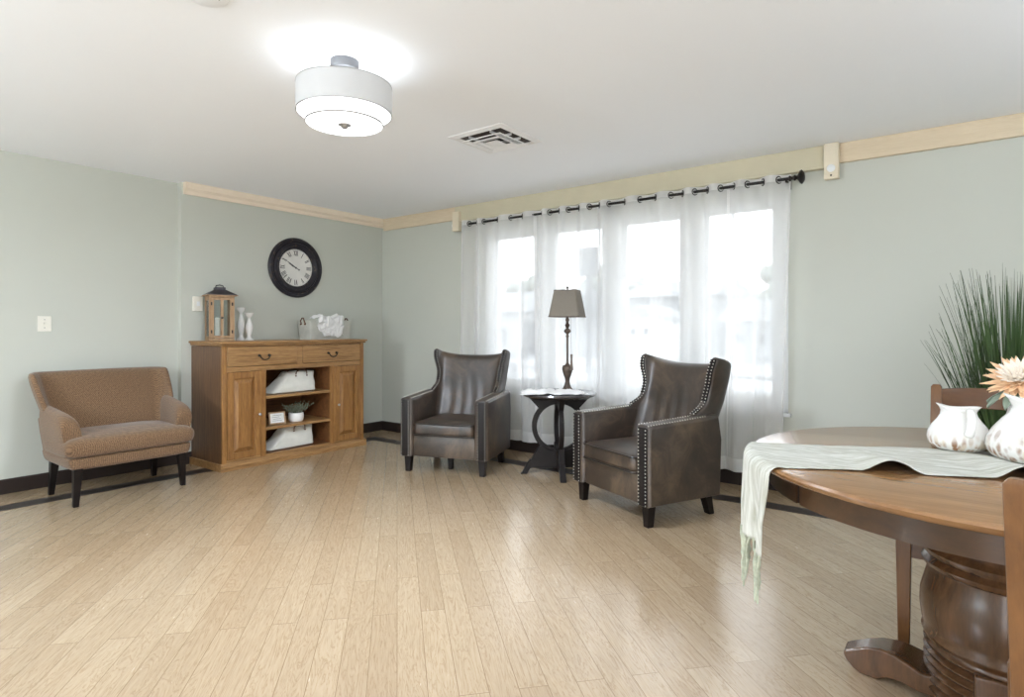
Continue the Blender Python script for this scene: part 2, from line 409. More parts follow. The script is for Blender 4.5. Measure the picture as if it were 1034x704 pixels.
# ------------------------------------------------------------------ room
H = 2.45; XL = -5.44; XP = -5.375; YW = 4.61; XR = 2.7; YB = -2.3; YS = 2.37
struct(MB().box(XL-.15, XR, YB, YW+.2, -.1, 0).obj('floor', 'floor', smooth=False))
struct(MB().box(XL-.15, XR, YB, YW+.2, H, H+.1).obj('ceiling', 'ceil', smooth=False))
m = MB().box(XL-.15, XL, YB, YS, 0, H).box(XL-.15, XP, YS, YW+.2, 0, H)
struct(m.obj('wall_left', 'wall', smooth=False))
WX0, WX1, WZ0, WZ1 = -3.83, -.98, .57, 2.15
m = MB().box(XP, WX0, YW, YW+.2, 0, H).box(WX1, XR, YW, YW+.2, 0, H).box(WX0, WX1, YW, YW+.2, 0, WZ0).box(WX0, WX1, YW, YW+.2, WZ1, H)
struct(m.obj('wall_window', 'wall', smooth=False))
struct(MB().box(XR, XR+.1, YB, YW+.2, 0, H).obj('wall_right', 'wall', smooth=False))
# unseen back wall; its wide opening is added to let sky light in
m = MB().box(XL-.15, -.6, YB-.1, YB, 0, H).box(1.9, XR+.1, YB-.1, YB, 0, H).box(-.6, 1.9, YB-.1, YB, 2.1, H)
struct(m.obj('wall_back', 'wall', smooth=False))
# baseboards and the dark inlaid floor strip
m = MB().prism([(0, 0), (.013, 0), (.013, .095), (.006, .105), (0, .105)], YB, YS, 'y')
for v in m.bm.verts: v.co.x += XL
struct(m.obj('baseboard_left', 'darktrim', smooth=False))
m = MB().prism([(0, 0), (.013, 0), (.013, .095), (.006, .105), (0, .105)], YS-.012, YW, 'y')
for v in m.bm.verts: v.co.x += XP
struct(m.obj('baseboard_alcove', 'darktrim', smooth=False))
m = MB().prism([(0, 0), (-.013, 0), (-.013, .095), (-.006, .105), (0, .105)], XP, XR, 'x')
for v in m.bm.verts: v.co.y += YW
struct(m.obj('baseboard_window', 'darktrim', smooth=False))
m = MB().box(-5.085, -4.94, YB, 4.12, 0, .0015).box(-5.085, XR, 4.12, 4.26, 0, .0015)
struct(m.obj('trim_1', 'stripdark', smooth=False))
# ceiling trims
prof = [(0, 0), (.02, 0), (.03, .012), (.03, .045), (.04, .06), (.055, .10), (.055, .1), (0, .1)]
prof = [(0, 0), (.022, 0), (.026, .03), (.05, .05), (.055, .1), (0, .1)]
m = MB().prism(prof, YS+.015, YW, 'y')
for v in m.bm.verts: v.co += Vector((XP, 0, H-.1))
struct(m.obj('trim_2', 'trimwood_y', smooth=False))
m = MB().box(XP+.05, -4.2, YW-.028, YW, H-.135, H).box(-.70, XR, YW-.028, YW, H-.135, H)
struct(m.obj('trim_3', 'trimwood', smooth=False, bevel=.004))
m = MB().box(-4.2, -.70, YW-.035, YW, H-.14, H).box(-4.2, -.70, YW-.05, YW, H-.162, H-.14)
struct(m.obj('trim_4', 'trimgreen', smooth=False, bevel=.004))
for n, (x, zz) in enumerate(((-4.155, 2.19), (-.695, 2.205))):
    o = MB().box(x-.045, x+.045, YW-.075, YW-.02, zz, H-.002 if n else H-.06, bev=.004).obj('mounting_block', 'block', smooth=False)
    tag(o, ['small pale wooden block under the ceiling trim at the curtain rod\'s far left end',
            'tall cream block with a round knob at the right end of the curtain valance'][n], 'block', None)
    k = MB()
    k.lathe([(.0, 0), (.026, 0), (.026, .006), (.014, .012), (.0, .013)], 20, cap=False)
    ko = k.obj('knob' if n else 'screw_plate', 'white', o, loc=(x-(.0 if n else .045), YW-.075, zz+(.07 if n else .06)))
    ko.rotation_euler = (PI/2, 0, 0) if n else (0, -PI/2, 0)
    if not n: ko.location = (x-.045, YW-.048, zz+.06)
    k = MB().lathe([(.006, 0), (.006, .003)], 12)
    k.obj('screw', 'black', o, loc=(x, YW-.0755, zz+.022) if n else (x-.0585, YW-.048, zz+.06)).rotation_euler = (PI/2, 0, 0) if n else (0, -PI/2, 0)

# ------------------------------------------------------------------ windows
for i, cx in enumerate((-3.47, -2.76, -2.05, -1.34)):
    hw = .355
    m = MB()
    gx0, gx1, gz0, gz1 = cx-.255, cx+.255, .66, 2.09
    y0, y1 = YW+.03, YW+.10
    m.box(cx-hw, gx0, y0, y1, WZ0, WZ1).box(gx1, cx+hw, y0, y1, WZ0, WZ1).box(gx0, gx1, y0, y1, WZ0, gz0).box(gx0, gx1, y0, y1, gz1, WZ1)
    # stepped inner sash
    for a, b, c, d in ((gx0, gx0+.02, gz0, gz1), (gx1-.02, gx1, gz0, gz1), (gx0, gx1, gz0, gz0+.025), (gx0, gx1, gz1-.02, gz1)):
        m.box(a, b, y0+.03, y1-.01, c, d)
    w = struct(m.obj('window_%d' % (i+1), 'white', smooth=False, bevel=.003))
    g = MB().box(gx0+.01, gx1-.01, YW+.07, YW+.074, gz0+.01, gz1-.01).obj('window_glass', 'glass', w, smooth=False)
    g['kind'] = 'structure'
    if i == 0 or True:
        lk = MB().box(cx-.03, cx+.03, y0-.012, y0, gz0-.05, gz0-.035, bev=.003).tube([(cx, y0-.012, gz0-.042), (cx+.03, y0-.025, gz0-.03)], .005)
        lk.obj('window_latch', 'white', w)
m = MB()
m.box(WX0-.02, WX1+.02, YW-.03, YW+.03, WZ0-.025, WZ0)
struct(m.obj('trim_5', 'white', smooth=False, bevel=.003))

# ------------------------------------------------------------------ curtains
YR = 4.50; ZR = 2.236
GR = [-4.14, -3.93, -3.736, -3.405, -3.14, -2.964, -2.764, -2.553, -2.361, -2.08, -1.818, -1.626, -1.429, -1.234, -1.02, -.80]
def phase(x):
    for a, b, k in zip(GR, GR[1:], range(99)):
        if x <= b: return k + (x-a)/(b-a)
    return len(GR)-1.0
rod = thing('curtain_rod', 'dark bronze curtain rod threaded through the white sheers with a flared finial', 'curtain rod', (0, 0, 0))
o = MB().tube([(-4.01, YR, ZR), (-.955, YR, ZR)], .011, 12).obj('rod', 'black', rod)
for sx, x in ((1, -.955),):
    m = MB(); pr = [(.011, 0), (.02, .004), (.02, .012), (.011, .018), (.012, .03), (.02, .036), (.02, .044), (.012, .05), (.02, .06), (.045, .075), (.05, .085), (.03, .1), (.006, .105)]
    m.lathe(pr, 20, mat=Matrix.Translation((x, YR, ZR)) @ Matrix.Rotation(sx*PI/2, 4, 'Y'))
    m.obj('finial', 'black', rod)
for x in (-4.0, -2.42, -.97):
    m = MB().box(x-.008, x+.008, YR, YW-.018, ZR-.022, ZR-.012).box(x-.015, x+.015, YW-.024, YW-.018, ZR-.06, ZR+.01)
    m.tube([(x, YR+.014*math.cos(a), ZR+.014*math.sin(a)) for a in [PI+PI*k/8 for k in range(9)]], .004, 6)
    m.obj('bracket', 'black', rod)
panels = [(-4.04, -3.12, 'leftmost white sheer curtain panel, beside the bare green corner wall', .10, 1),
          (-3.14, -2.43, 'white sheer curtain panel directly behind the table lamp', .07, 2),
          (-2.45, -1.33, 'wide white sheer curtain panel behind the right wing chair', .05, 3),
          (-1.39, -.945, 'rightmost white sheer curtain panel, hanging past the window edge', .08, 4)]
for x0, x1, lab, lean, sd in panels:
    rnd = random.Random(sd); W_ = x1-x0
    def cf(u, v, x0=x0, x1=x1, sd=sd, lean=lean):
        x = x0+(x1-x0)*u; z = .125+(2.272-.125)*v
        low = 1-v
        ph = 2*PI*phase(x)
        drift = 1.5*low*noise.noise((x*1.3, sd*3.1, z*.5))
        A = .036*(1-.25*low)+.022*low*noise.noise((x*2.1, z*.4, sd))
        y = YR+A*math.sin(ph+drift)+.006*low*math.sin(ph*2.7+sd)+.004*noise.noise((x*22, z*.9, sd*7))*(.3+low)
        y = min(y, YW-.05)
        # outer edges drift inwards like hanging voile
        e = 0
        if sd in (2, 4): e += .02*low*(1-low*.3)*max(0, 1-u*4)**2
        if sd in (1, 3): e -= .01*low*max(0, 1-(1-u)*4)**2
        if sd == 4: e -= .05*low*u*u
        xx = x+e+.012*low*math.cos(ph+drift)+.02*noise.noise((x*3, z*1.2, 0))*low
        if sd in (2, 4): y -= .012*max(0, 1-u*5)
        if v < .02: z += .01*noise.noise((x*5, sd, 0))
        return (xx, y, z)
    m = MB(); n = int(W_*150)
    m.grid(n, 44, cf, mif=lambda u, v, e_=.014/W_: 1 if (v > .955 or v < .045 or u < e_ or u > 1-e_) else 0)
    cu = m.obj('sheer_curtain', ['sheer', 'hem'], angle=180)
    tag(cu, lab, 'curtain', 'sheer curtains at the window')
    ks = []
    for a, b in zip(GR, GR[1:]):
        for g in (a, (a+b)/2):
            if x0+.02 < g < x1-.02: ks.append(g)
    for j, g in enumerate(ks):
        m = MB(); a = .85 if (g in GR) else -.85
        N = 16; pts = [(.024*math.cos(2*PI*t/N)*math.sin(a)*.0+.024*math.cos(2*PI*t/N)*math.cos(PI/2-a*.0)*0+.024*math.cos(2*PI*t/N)*.55, .024*math.cos(2*PI*t/N)*(.83 if a > 0 else -.83), .024*math.sin(2*PI*t/N)) for t in range(N)]
        m.tube([(g+p[0], YR+p[1], ZR+p[2]) for p in pts], .0042, 6, closed=True)
        m.obj('grommet', 'black', cu)

# ------------------------------------------------------------------ ceiling light
def make_light(loc, label):
    t = thing('ceiling_light', label, 'ceiling light', loc)
    MB().lathe([(.066, 0), (.066, -.03), (.06, -.04), (.0, -.04)], 32).obj('canopy', 'canopymetal', t)
    m = MB()
    for a in (0, 2.1, 4.2): m.tube([(.04*math.cos(a), .04*math.sin(a), -.035), (.05*math.cos(a), .05*math.sin(a), -.2)], .005)
    m.box(-.05, .05, -.006, .006, -.2, -.194)
    m.obj('stem', 'nickel', t)
    m = MB(); m.lathe([(.22, -.12), (.22, -.25), (.217, -.25), (.217, -.12), (.22, -.12)], 64, cap=False)
    d = m.obj('drum_shade', 'shade', t)
    MB().lathe([(.2215, -.118), (.2215, -.122), (.2165, -.122), (.2165, -.118), (.2215, -.118)], 64, cap=False).lathe([(.2215, -.248), (.2215, -.252), (.2165, -.252), (.2165, -.248), (.2215, -.248)], 64, cap=False).obj('shade_rim', 'nickel', d)
    MB().lathe([(.215, -.237), (.215, -.241), (.178, -.241), (.178, -.237), (.215, -.237)], 64, cap=False).obj('diffuser_ring', 'diffuser', t)
    m = MB().lathe([(.178, -.237), (.178, -.298), (.172, -.3), (.0, -.3)], 64, cap=False)
    q = m.obj('inner_drum', 'diffuser', t)
    MB().lathe([(.1795, -.294), (.1795, -.2985), (.176, -.3005), (.176, -.294), (.1795, -.294)], 64, cap=False).obj('inner_rim', 'nickel', q)
    MB().lathe([(.0, -.299), (.03, -.299), (.03, -.304), (.018, -.31), (.012, -.318), (.0, -.32)], 24, cap=False).obj('finial', 'nickel', t)
    for a in (.5, 2.6, 4.7):
        MB().sphere((.11*math.cos(a), .11*math.sin(a), -.17), .028).obj('bulb', 'bulb', t)
    return t
L0 = make_light((-2.328, 1.767, H), 'white two-tier drum ceiling light with a nickel canopy, lit')

def area(loc, size, energy, rot=(0, 0, 0), color=(.78, .87, 1), sy=None):
    l = bpy.data.lights.new('area', 'AREA'); l.energy = energy; l.size = size; l.color = color
    if sy: l.shape = 'RECTANGLE'; l.size_y = sy
    else: l.shape = 'DISK'
    o = bpy.data.objects.new('added_light', l); COL.objects.link(o); o.location = loc; o.rotation_euler = rot
    o['kind'] = 'helper'
    return o

# vent
vx, vy = -2.475, 3.10; hs = .225
v = thing('ceiling_vent', 'square white louvred air vent in the ceiling beyond the drum light', 'air vent', (vx, vy, H), 0)
m = MB()
def ringp(m, a, za, b, zb):
    m.loft([[(-a, -a, za), (a, -a, za), (a, a, za), (-a, a, za)], [(-b, -b, zb), (b, -b, zb), (b, b, zb), (-b, b, zb)]], cap=False)
ringp(m, hs, 0, hs, -.004); ringp(m, hs, -.004, hs-.035, -.014); ringp(m, hs-.035, -.014, hs-.05, -.004)
m.obj('frame', 'vent', v, smooth=False, solid=.002)
MB().box(-hs+.04, hs-.04, -hs+.04, hs-.04, -.0035, -.0005).obj('duct', 'ventdark', v, smooth=False)
for a, b in ((.128, .155), (.075, .105)):
    m = MB(); ringp(m, a, -.02, b-.003, -.03); ringp(m, b-.003, -.03, b, -.026)
    m.obj('louver', 'vent', v, smooth=False, solid=.003)
m = MB(); m.loft([[(-.055, -.055, -.03), (.055, -.055, -.03), (.055, .055, -.03), (-.055, .055, -.03)], [(-.002, -.002, -.006), (.002, -.002, -.006), (.002, .002, -.006), (-.002, .002, -.006)]])
m.obj('center_louver', 'vent', v, smooth=False)
m = MB()
for s_ in (-1, 1):
    m.box(-.17, .17, s_*.05-.002, s_*.05+.002, -.02, -.004).box(s_*.09-.002, s_*.09+.002, -.17, .17, -.02, -.004)
m.obj('crossbar', 'vent', v, smooth=False)
# ceiling cover plate
p = thing('ceiling_cover_plate', 'round white blank plate on the ceiling at the top edge', 'ceiling plate', (-2.29, 1.10, H))
MB().lathe([(.078, 0), (.078, -.004), (.07, -.009), (.0, -.009)], 40, cap=False).obj('plate', 'ceil', p)
for dx, dy in ((-.035, -.03), (.03, .035)):
    MB().lathe([(.004, 0), (.003, -.002), (0, -.002)], 8, cap=False).obj('screw', 'ventdark', p, loc=(dx, dy, -.009))

# switches
s = thing('light_switch', 'cream double wall switch on the left wall above the settee', 'light switch', (XL, 1.425, 1.217), 0)
MB().box(0, .006, -.042, .042, -.057, .057, bev=.002).obj('plate', 'plastic', s, smooth=False)
MB().box(.006, .009, -.008, .008, -.016, .016).obj('slot', 'plastic', s, smooth=False)
MB().box(.008, .02, -.005, .005, -.002, .010, bev=.002).obj('toggle', 'plastic', s, smooth=False)
for z in (-.03, .03): MB().box(.005, .0075, -.003, .003, z-.003, z+.003).obj('screw', 'ink', s, smooth=False)
s = thing('wall_control_box', 'white box mounted on the wall behind the wooden lantern', 'wall box', (XP, 2.50, 1.40), 0)
MB().box(0, .03, -.04, .04, -.065, .065, bev=.004).obj('housing', 'plastic', s, smooth=False)
MB().box(.0302, .034, -.014, .014, -.02, .02, bev=.001).obj('button', 'white', s, smooth=False)

# ------------------------------------------------------------------ clock
c = thing('wall_clock', 'round wall clock with a wide distressed black frame and roman numerals', 'clock', (XP, 3.475, 1.797))
MX = Matrix.Rotation(PI/2, 4, 'Y')     # local z (lathe axis) -> +x
m = MB(); m.lathe([(.30, 0), (.302, .018), (.29, .032), (.272, .036), (.262, .026), (.25, .026), (.24, .042), (.222, .046), (.212, .034), (.205, .03), (.195, .018), (.188, .016), (.188, .006), (.188, 0)], 72, cap=False, mat=MX)
f = m.obj('frame', 'clockrim', c, angle=35)
MB().lathe([(.19, .004), (.19, .008), (.0, .008)], 64, cap=False, mat=MX).obj('dial', 'clockface', c)
m = MB()
ROM = ['XII', 'I', 'II', 'III', 'IIII', 'V', 'VI', 'VII', 'VIII', 'IX', 'X', 'XI']
# dial plane: viewer looks along -x; viewer right = +y, up = +z
for k, rs in enumerate(ROM):
    ang = -k*PI/6
    wd = {'I': .012, 'V': .026, 'X': .026}; tot = sum(wd[q] for q in rs); x = -tot/2
    def st(xa, ya, xb, yb, t):
        d = Vector((xb-xa, yb-ya)); n = Vector((-d.y, d.x)).normalized()*t/2
        pts = []
        for (px, py) in ((xa+n.x, ya+n.y), (xb+n.x, yb+n.y), (xb-n.x, yb-n.y), (xa-n.x, ya-n.y)):
            py += .148
            pts.append((px*math.cos(ang)-py*math.sin(ang), px*math.sin(ang)+py*math.cos(ang)))
        m.prism(pts, .008, .0095, 'x')
    for q in rs:
        w = wd[q]; h2 = .026
        if q == 'I': st(x+w/2, -h2, x+w/2, h2, .006)
        if q == 'V': st(x+.004, h2, x+w/2, -h2, .007); st(x+w-.004, h2, x+w/2, -h2, .003)
        if q == 'X': st(x+.004, h2, x+w-.004, -h2, .007); st(x+w-.004, h2, x+.004, -h2, .003)
        x += w
for k in range(60):
    a = k*PI/30
    m.prism([(math.sin(a+e)*r, math.cos(a+e)*r) for e, r in ((-.008, .178), (.008, .178), (.008, .184), (-.008, .184))], .008, .009, 'x')
m.obj('numerals', 'clockink', c, smooth=False)
def hand(name, deg, L, w, z):
    a = math.radians(deg); d = (math.sin(a), math.cos(a)); n = (d[1], -d[0])
    o_ = [(-.045, w*1.6), (-.03, w*.5), (0, w*.8), (L*.5, w*1.2), (L*.7, w*.5), (L, .0008)]
    pts = [(d[0]*t+n[0]*q, d[1]*t+n[1]*q) for t, q in o_]+[(d[0]*t-n[0]*q, d[1]*t-n[1]*q) for t, q in o_[::-1]]
    MB().prism(pts, z, z+.0015, 'x').obj(name, 'clockink', c, smooth=False)
hand('minute_hand', 301, .155, .005, .012); hand('hour_hand', 296, .09, .006, .0105)
MB().lathe([(.009, .008), (.009, .015), (0, .017)], 16, cap=False, mat=MX).obj('center_cap', 'clockink', c)

# ------------------------------------------------------------------ cabinet
CX, CY = -5.10, 3.175
cab = thing('sideboard_cabinet', 'oak sideboard cabinet with two doors, two drawers and three open shelves', 'cabinet', (CX, CY, 0), PI/2)
m = MB()
m.box(-.725, -.70, -.25, .262, .06, 1.03).box(.70, .725, -.25, .262, .06, 1.03)
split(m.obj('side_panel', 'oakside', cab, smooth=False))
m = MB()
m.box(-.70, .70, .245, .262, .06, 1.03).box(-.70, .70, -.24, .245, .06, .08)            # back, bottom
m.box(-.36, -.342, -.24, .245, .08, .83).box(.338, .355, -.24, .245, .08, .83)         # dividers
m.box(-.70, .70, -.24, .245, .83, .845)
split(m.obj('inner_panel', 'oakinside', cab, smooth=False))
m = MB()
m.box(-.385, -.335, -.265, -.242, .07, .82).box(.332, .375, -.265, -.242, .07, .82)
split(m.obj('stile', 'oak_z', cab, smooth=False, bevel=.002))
for s_ in (-1, 1):
    m = MB()
    m.box(-.725, -.685, -.268, -.245, .06, 1.035) if s_ < 0 else m.box(.68, .725, -.268, -.245, .06, 1.035)
    for k in range(3):
        xx = (-.705 if s_ < 0 else .7025)+(k-1)*.011
        m.box(xx-.0035, xx+.0035, -.2715, -.266, .12, .80, bev=.002).box(xx-.0035, xx+.0035, -.2715, -.266, .88, 1.01, bev=.002)
    m.obj('fluted_post', 'oak_z', cab, smooth=False, bevel=.002)
m = MB()
m.box(-.685, .68, -.266, -.242, .818, .858).box(-.685, .68, -.266, -.242, 1.03, 1.042).box(-.03, .024, -.266, -.242, .858, 1.035).box(-.685, .68, -.264, -.242, .06, .082)
split(m.obj('rail', 'oak_x', cab, smooth=False, bevel=.002))
m = MB()
m.prism([(-.29, 0), (-.29, .035), (-.282, .045), (-.275, .05), (-.268, .065), (-.25, .065), (-.25, 0)], -.742, .742, 'x')
for s_ in (-1, 1):
    m.box(s_*.734-.009, s_*.734+.009, -.288, .262, 0, .06)
m.obj('plinth', 'oak_x', cab, smooth=False, bevel=.002)
m = MB()
m.box(-.752, .752, -.298, .262, 1.054, 1.074, bev=.006)
m.box(-.735, .735, -.28, .262, 1.036, 1.054)
for k in range(74):
    x = -.73+k*.02
    m.box(x-.006, x+.006, -.287, -.279, 1.038, 1.05)
m.obj('cabinet_top', 'oak_x', cab, smooth=False)
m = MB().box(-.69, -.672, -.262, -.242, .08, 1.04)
m.bm.free()
def door(x0, x1, kx, lab):
    z0, z1 = .084, .815
    m = MB(); w = .055
    m.box(x0, x0+w, -.272, -.252, z0, z1).box(x1-w, x1, -.272, -.252, z0, z1).box(x0+w, x1-w, -.272, -.252, z0, z0+w).box(x0+w, x1-w, -.272, -.252, z1-w, z1)
    d = m.obj('door', 'oak_z', cab, smooth=False, bevel=.004)
    m = MB(); a0, a1, b0, b1 = x0+w-.002, x1-w+.002, z0+w-.002, z1-w+.002
    r = lambda e, y: [(a0+e, y, b0+e), (a1-e, y, b0+e), (a1-e, y, b1-e), (a0+e, y, b1-e)]
    m.loft([r(0, -.250), r(0, -.253), r(.010, -.254), r(.036, -.269), r(.040, -.2715)])
    m.obj('raised_panel', 'oak_z', d, smooth=False)
    MB().lathe([(.004, 0), (.005, .010), (.011, .014), (.012, .02), (.007, .024), (0, .025)], 16, cap=False, mat=Matrix.Translation((kx, -.272, .44)) @ Matrix.Rotation(PI/2, 4, 'X')).obj('knob', 'nickel', d)
door(-.682, -.388, -.403, ''); door(.377, .677, .412, '')
for x0, x1, hx in ((-.682, -.033, -.357), (.027, .677, .345)):
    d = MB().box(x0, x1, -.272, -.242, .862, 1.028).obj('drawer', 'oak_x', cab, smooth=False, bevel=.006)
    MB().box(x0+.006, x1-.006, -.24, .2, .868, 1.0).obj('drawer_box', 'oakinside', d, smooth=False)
    m = MB()
    for s_ in (-1, 1): m.lathe([(.012, 0), (.012, .003), (.005, .006), (.005, .018), (.008, .02), (0, .022)], 12, cap=False, mat=Matrix.Translation((hx+s_*.046, -.272, .948)) @ Matrix.Rotation(PI/2, 4, 'X'))
    m.tube([(hx-.046, -.29, .948), (hx-.042, -.292, .935), (hx-.028, -.294, .918), (hx-.01, -.295, .912), (hx+.01, -.295, .912), (hx+.028, -.294, .918), (hx+.042, -.292, .935), (hx+.046, -.29, .948)], .005, 8)
    m.obj('handle', 'black', d)
for z in (.565, .29):
    MB().box(-.342, .338, -.258, .244, z, z+.024).obj('shelf', 'oak_x', cab, smooth=False, bevel=.003)

# things on / in the cabinet (world coords: local -> world = (CX - y, CY + x))
def cw(lx, ly, z): return (CX-ly, CY+lx, z)
TOP = 1.074
LT = thing('candle_lantern', 'wooden lantern with glass sides and a dark metal roof on the sideboard', 'lantern', cw(-.575, .07, TOP), PI/2-.28)
m = MB(); a = .100
m.box(-a, a, -a, a, 0, .022, bev=.003).box(-a, a, -a, a, .375, .395, bev=.002)
for sx in (-1, 1):
    for sy in (-1, 1): m.box(sx*a-sx*.018, sx*a, sy*a-sy*.018, sy*a, .022, .375)
for sx in (-1, 1): m.box(sx*a-sx*.012, sx*a-sx*.003, -a, a, .022, .04).box(sx*a-sx*.012, sx*a-sx*.003, -a, a, .352, .375)
m.box(-a, a, a-.012, a-.003, .022, .04)
m.obj('frame', 'lanternwood', LT, smooth=False)
m = MB().loft([[(-.118, -.118, .395), (.118, -.118, .395), (.118, .118, .395), (-.118, .118, .395)], [(-.118, -.118, .402), (.118, -.118, .402), (.118, .118, .402), (-.118, .118, .402)], [(-.045, -.045, .445), (.045, -.045, .445), (.045, .045, .445), (-.045, .045, .445)]])
m.box(-.042, .042, -.042, .042, .442, .468, bev=.005)
rf = m.obj('roof', 'lanternroof', LT, smooth=False)
m = MB(); m.box(-.126, .126, -.126, .126, .39, .396); m.obj('eave', 'lanternwood', LT, smooth=False)
m = MB().tube([(-.03, 0, .468), (-.028, 0, .482), (0, 0, .488), (.028, 0, .482), (.03, 0, .468)], .005); m.obj('ring_handle', 'black', rf)
for (x0, x1, y0, y1) in ((-a+.006, -a+.009, -a+.018, a-.018), (a-.009, a-.006, -a+.018, a-.018), (-a+.018, a-.018, a-.009, a-.006)):
    MB().box(x0, x1, y0, y1, .03, .37).obj('glass_pane', 'glass', LT, smooth=False)
m = MB()
for x0, x1 in ((-.081, -.063), (.063, .081), (-.011, .011)): m.box(x0, x1, -a-.004, -a+.01, .026, .372)
m.box(-.081, .081, -a-.003, -a+.01, .026, .046).box(-.081, .081, -a-.003, -a+.01, .354, .372)
dd = m.obj('door', 'lanternwood', LT, smooth=False)
MB().box(-.064, .064, -a+.002, -a+.005, .045, .355).obj('door_glass', 'glass', dd, smooth=False)
MB().sphere((.0, -a-.011, .2), .009).obj('knob', 'black', dd)
m = MB()
for z in (.08, .32):
    m.box(-.088, -.076, -a-.006, -a-.003, z-.014, z+.014).box(.076, .088, -a-.006, -a-.003, z-.014, z+.014)
split(m.obj('hinge', 'black', dd, smooth=False))
cd = thing('pillar_candle', 'white pillar candle standing inside the wooden lantern', 'candle', cw(-.575, .07, TOP+.022))
MB().lathe([(.0, 0), (.036, 0), (.037, .005), (.037, .175), (.034, .18), (.028, .174), (0, .172)], 24, cap=False).obj('wax', 'wax', cd)
MB().tube([(0, 0, .17), (.002, 0, .187)], .0015, 5).obj('wick', 'black', cd)

def candlestick(lx, ly, h, lab):
    t = thing('candlestick', lab, 'candlestick', cw(lx, ly, TOP), group='white ceramic candlesticks')
    k = h/.25
    pr = [(.0, 0), (.042, 0), (.044, .006), (.034, .014), (.022, .022), (.017, .035), (.019, .05), (.028, .08), (.033, .11), (.028, .145), (.016, .18), (.012, .2), (.014, .21)]
    MB().lathe([(r, z*k) for r, z in pr]+[(.0, .21*k)], 28, cap=False).obj('stem', 'ceramic', t)
    MB().lathe([(.012, .205*k), (.03, .225*k), (.04, .25*k), (.038, .25*k), (.026, .235*k), (0, .232*k)], 28, cap=False).obj('cup', 'ceramic', t)
candlestick(-.315, .05, .25, 'shorter white ceramic candlestick nearer the front of the sideboard')
candlestick(-.335, .155, .30, 'taller white ceramic candlestick standing half behind the other one')

bk = thing('storage_basket', 'pale grey rectangular basket with cord handles on the sideboard\'s right end', 'basket', cw(.50, .06, TOP), PI/2)
m = MB()
def rr(hx, hy, z, r=.02, n=4):
    pts = []
    for cx_, cy_, a0 in ((hx-r, hy-r, 0), (-hx+r, hy-r, PI/2), (-hx+r, -hy+r, PI), (hx-r, -hy+r, 1.5*PI)):
        for k in range(n+1): pts.append((cx_+r*math.cos(a0+PI/2*k/n), cy_+r*math.sin(a0+PI/2*k/n), z))
    return pts
m.loft([rr(.235, .10, 0), rr(.25, .115, .19), rr(.243, .108, .19), rr(.228, .093, .012)], cap=True)
b_ = m.obj('body', 'greybasket', bk, angle=50)
for s_ in (-1, 1):
    m = MB().tube([(s_*.25, -.035, .15), (s_*.262, -.03, .185), (s_*.258, -.01, .212), (s_*.258, .01, .212), (s_*.262, .03, .185), (s_*.25, .035, .15)], .0055, 7)
    m.sphere((s_*.256, -.035, .15), .009).sphere((s_*.256, .035, .15), .009)
    m.obj('handle', 'twig', bk)
def clothf(u, v):
    x = -.17+.30*u; t = v*.34
    if t < .10: y, z = .04-t, .185+.02*math.sin(t*30)
    elif t < .17: k = (t-.10)/.07*PI/2; y, z = -.075-.048*math.sin(k), .20*1-.018*(1-math.cos(k))
    else: y, z = -.1215, .182-(t-.17)*(.85 if u > .25 else .5+1.4*u)
    n = noise.noise((u*5, v*5, 3.3)); n2 = noise.noise((u*11, v*9, 1.7))
    n3 = noise.noise((u*4+v*2, v*6, 8.1))
    return (x+.03*n, y-.018*abs(n2)-.02*abs(n3), z+.03*n+.016*n2+(.04*abs(math.sin(u*PI*1.4+.4)) if t < .17 else .0)+(.03*n3 if v > .6 else 0))
o = MB().grid(40, 36, clothf).obj('draped_cloth', 'cloth', loc=cw(.50, .06, TOP), rotz=PI/2, solid=.003, angle=180)
tag(o, 'crumpled white cloth hanging over the front of the grey basket', 'cloth')

def bag(lx, z, lab, flip):
    t = thing('canvas_bag', lab, 'bag', cw(lx, -.09, z), PI/2, 'off-white canvas bags on the sideboard shelves')
    rings = []
    for k in range(12):
        f = k/11; zz = .195*sm(f*1.02)*.3+.195*f*.7
        xl = -.275+.21*f**1.0+ .02*math.sin(f*PI); xr = .225-.008*math.sin(f*PI*1.3)
        hy = .10-.045*f+.012*math.sin(f*PI)
        cx_ = (xl+xr)/2; hx = (xr-xl)/2
        ring = [(cx_+q[0]+.008*noise.noise((q[0]*9, f*4, 1)), q[1]+.01*noise.noise((q[0]*12, f*5, 2+flip)), zz+(.006*noise.noise((q[0]*8, 0, 5)) if k else 0)) for q in rr(hx, hy, 0, .04, 5)]
        rings.append(ring)
    inner = [[(p[0]*.97+.0, p[1]*.8, p[2]-.012*j) for p in rings[-1]] for j in (1, 6)]
    MB().loft(rings+inner).obj('body', 'canvas', t, sub=1, angle=180)
    for yy in (-.092, .05):
        MB().tube([(.0, yy, .165), (.005, yy-.004, .19), (.03, yy-.006, .212), (.06, yy-.006, .218), (.09, yy-.006, .212), (.112, yy-.004, .19), (.116, yy, .165)], .005, 7).obj('handle', 'twig', t)
    for xx in (.0, .116):
        MB().sphere((xx, -.094, .152), .0075).obj('rivet', 'twig', t)
bag(.01, .589, 'off-white canvas bag slumped on the top open shelf of the sideboard', 0)
bag(-.01, .081, 'off-white canvas bag slumped on the bottom open shelf of the sideboard', 1)
pf = thing('small_picture_frame', 'small gilt framed card leaning on the sideboard\'s middle shelf', 'picture frame', cw(-.18, -.19, .314), PI/2-.15)
R_ = Matrix.Translation((0, 0, .0045)) @ Matrix.Rotation(-.2, 4, 'X')
m = MB()
for b_ in ((-.075, .075, -.006, .006, 0, .012), (-.075, .075, -.006, .006, .098, .11), (-.075, -.063, -.006, .006, .012, .098), (.063, .075, -.006, .006, .012, .098)): m.box(*b_, mat=R_)
m.obj('frame', 'lanternwood', pf, smooth=False)
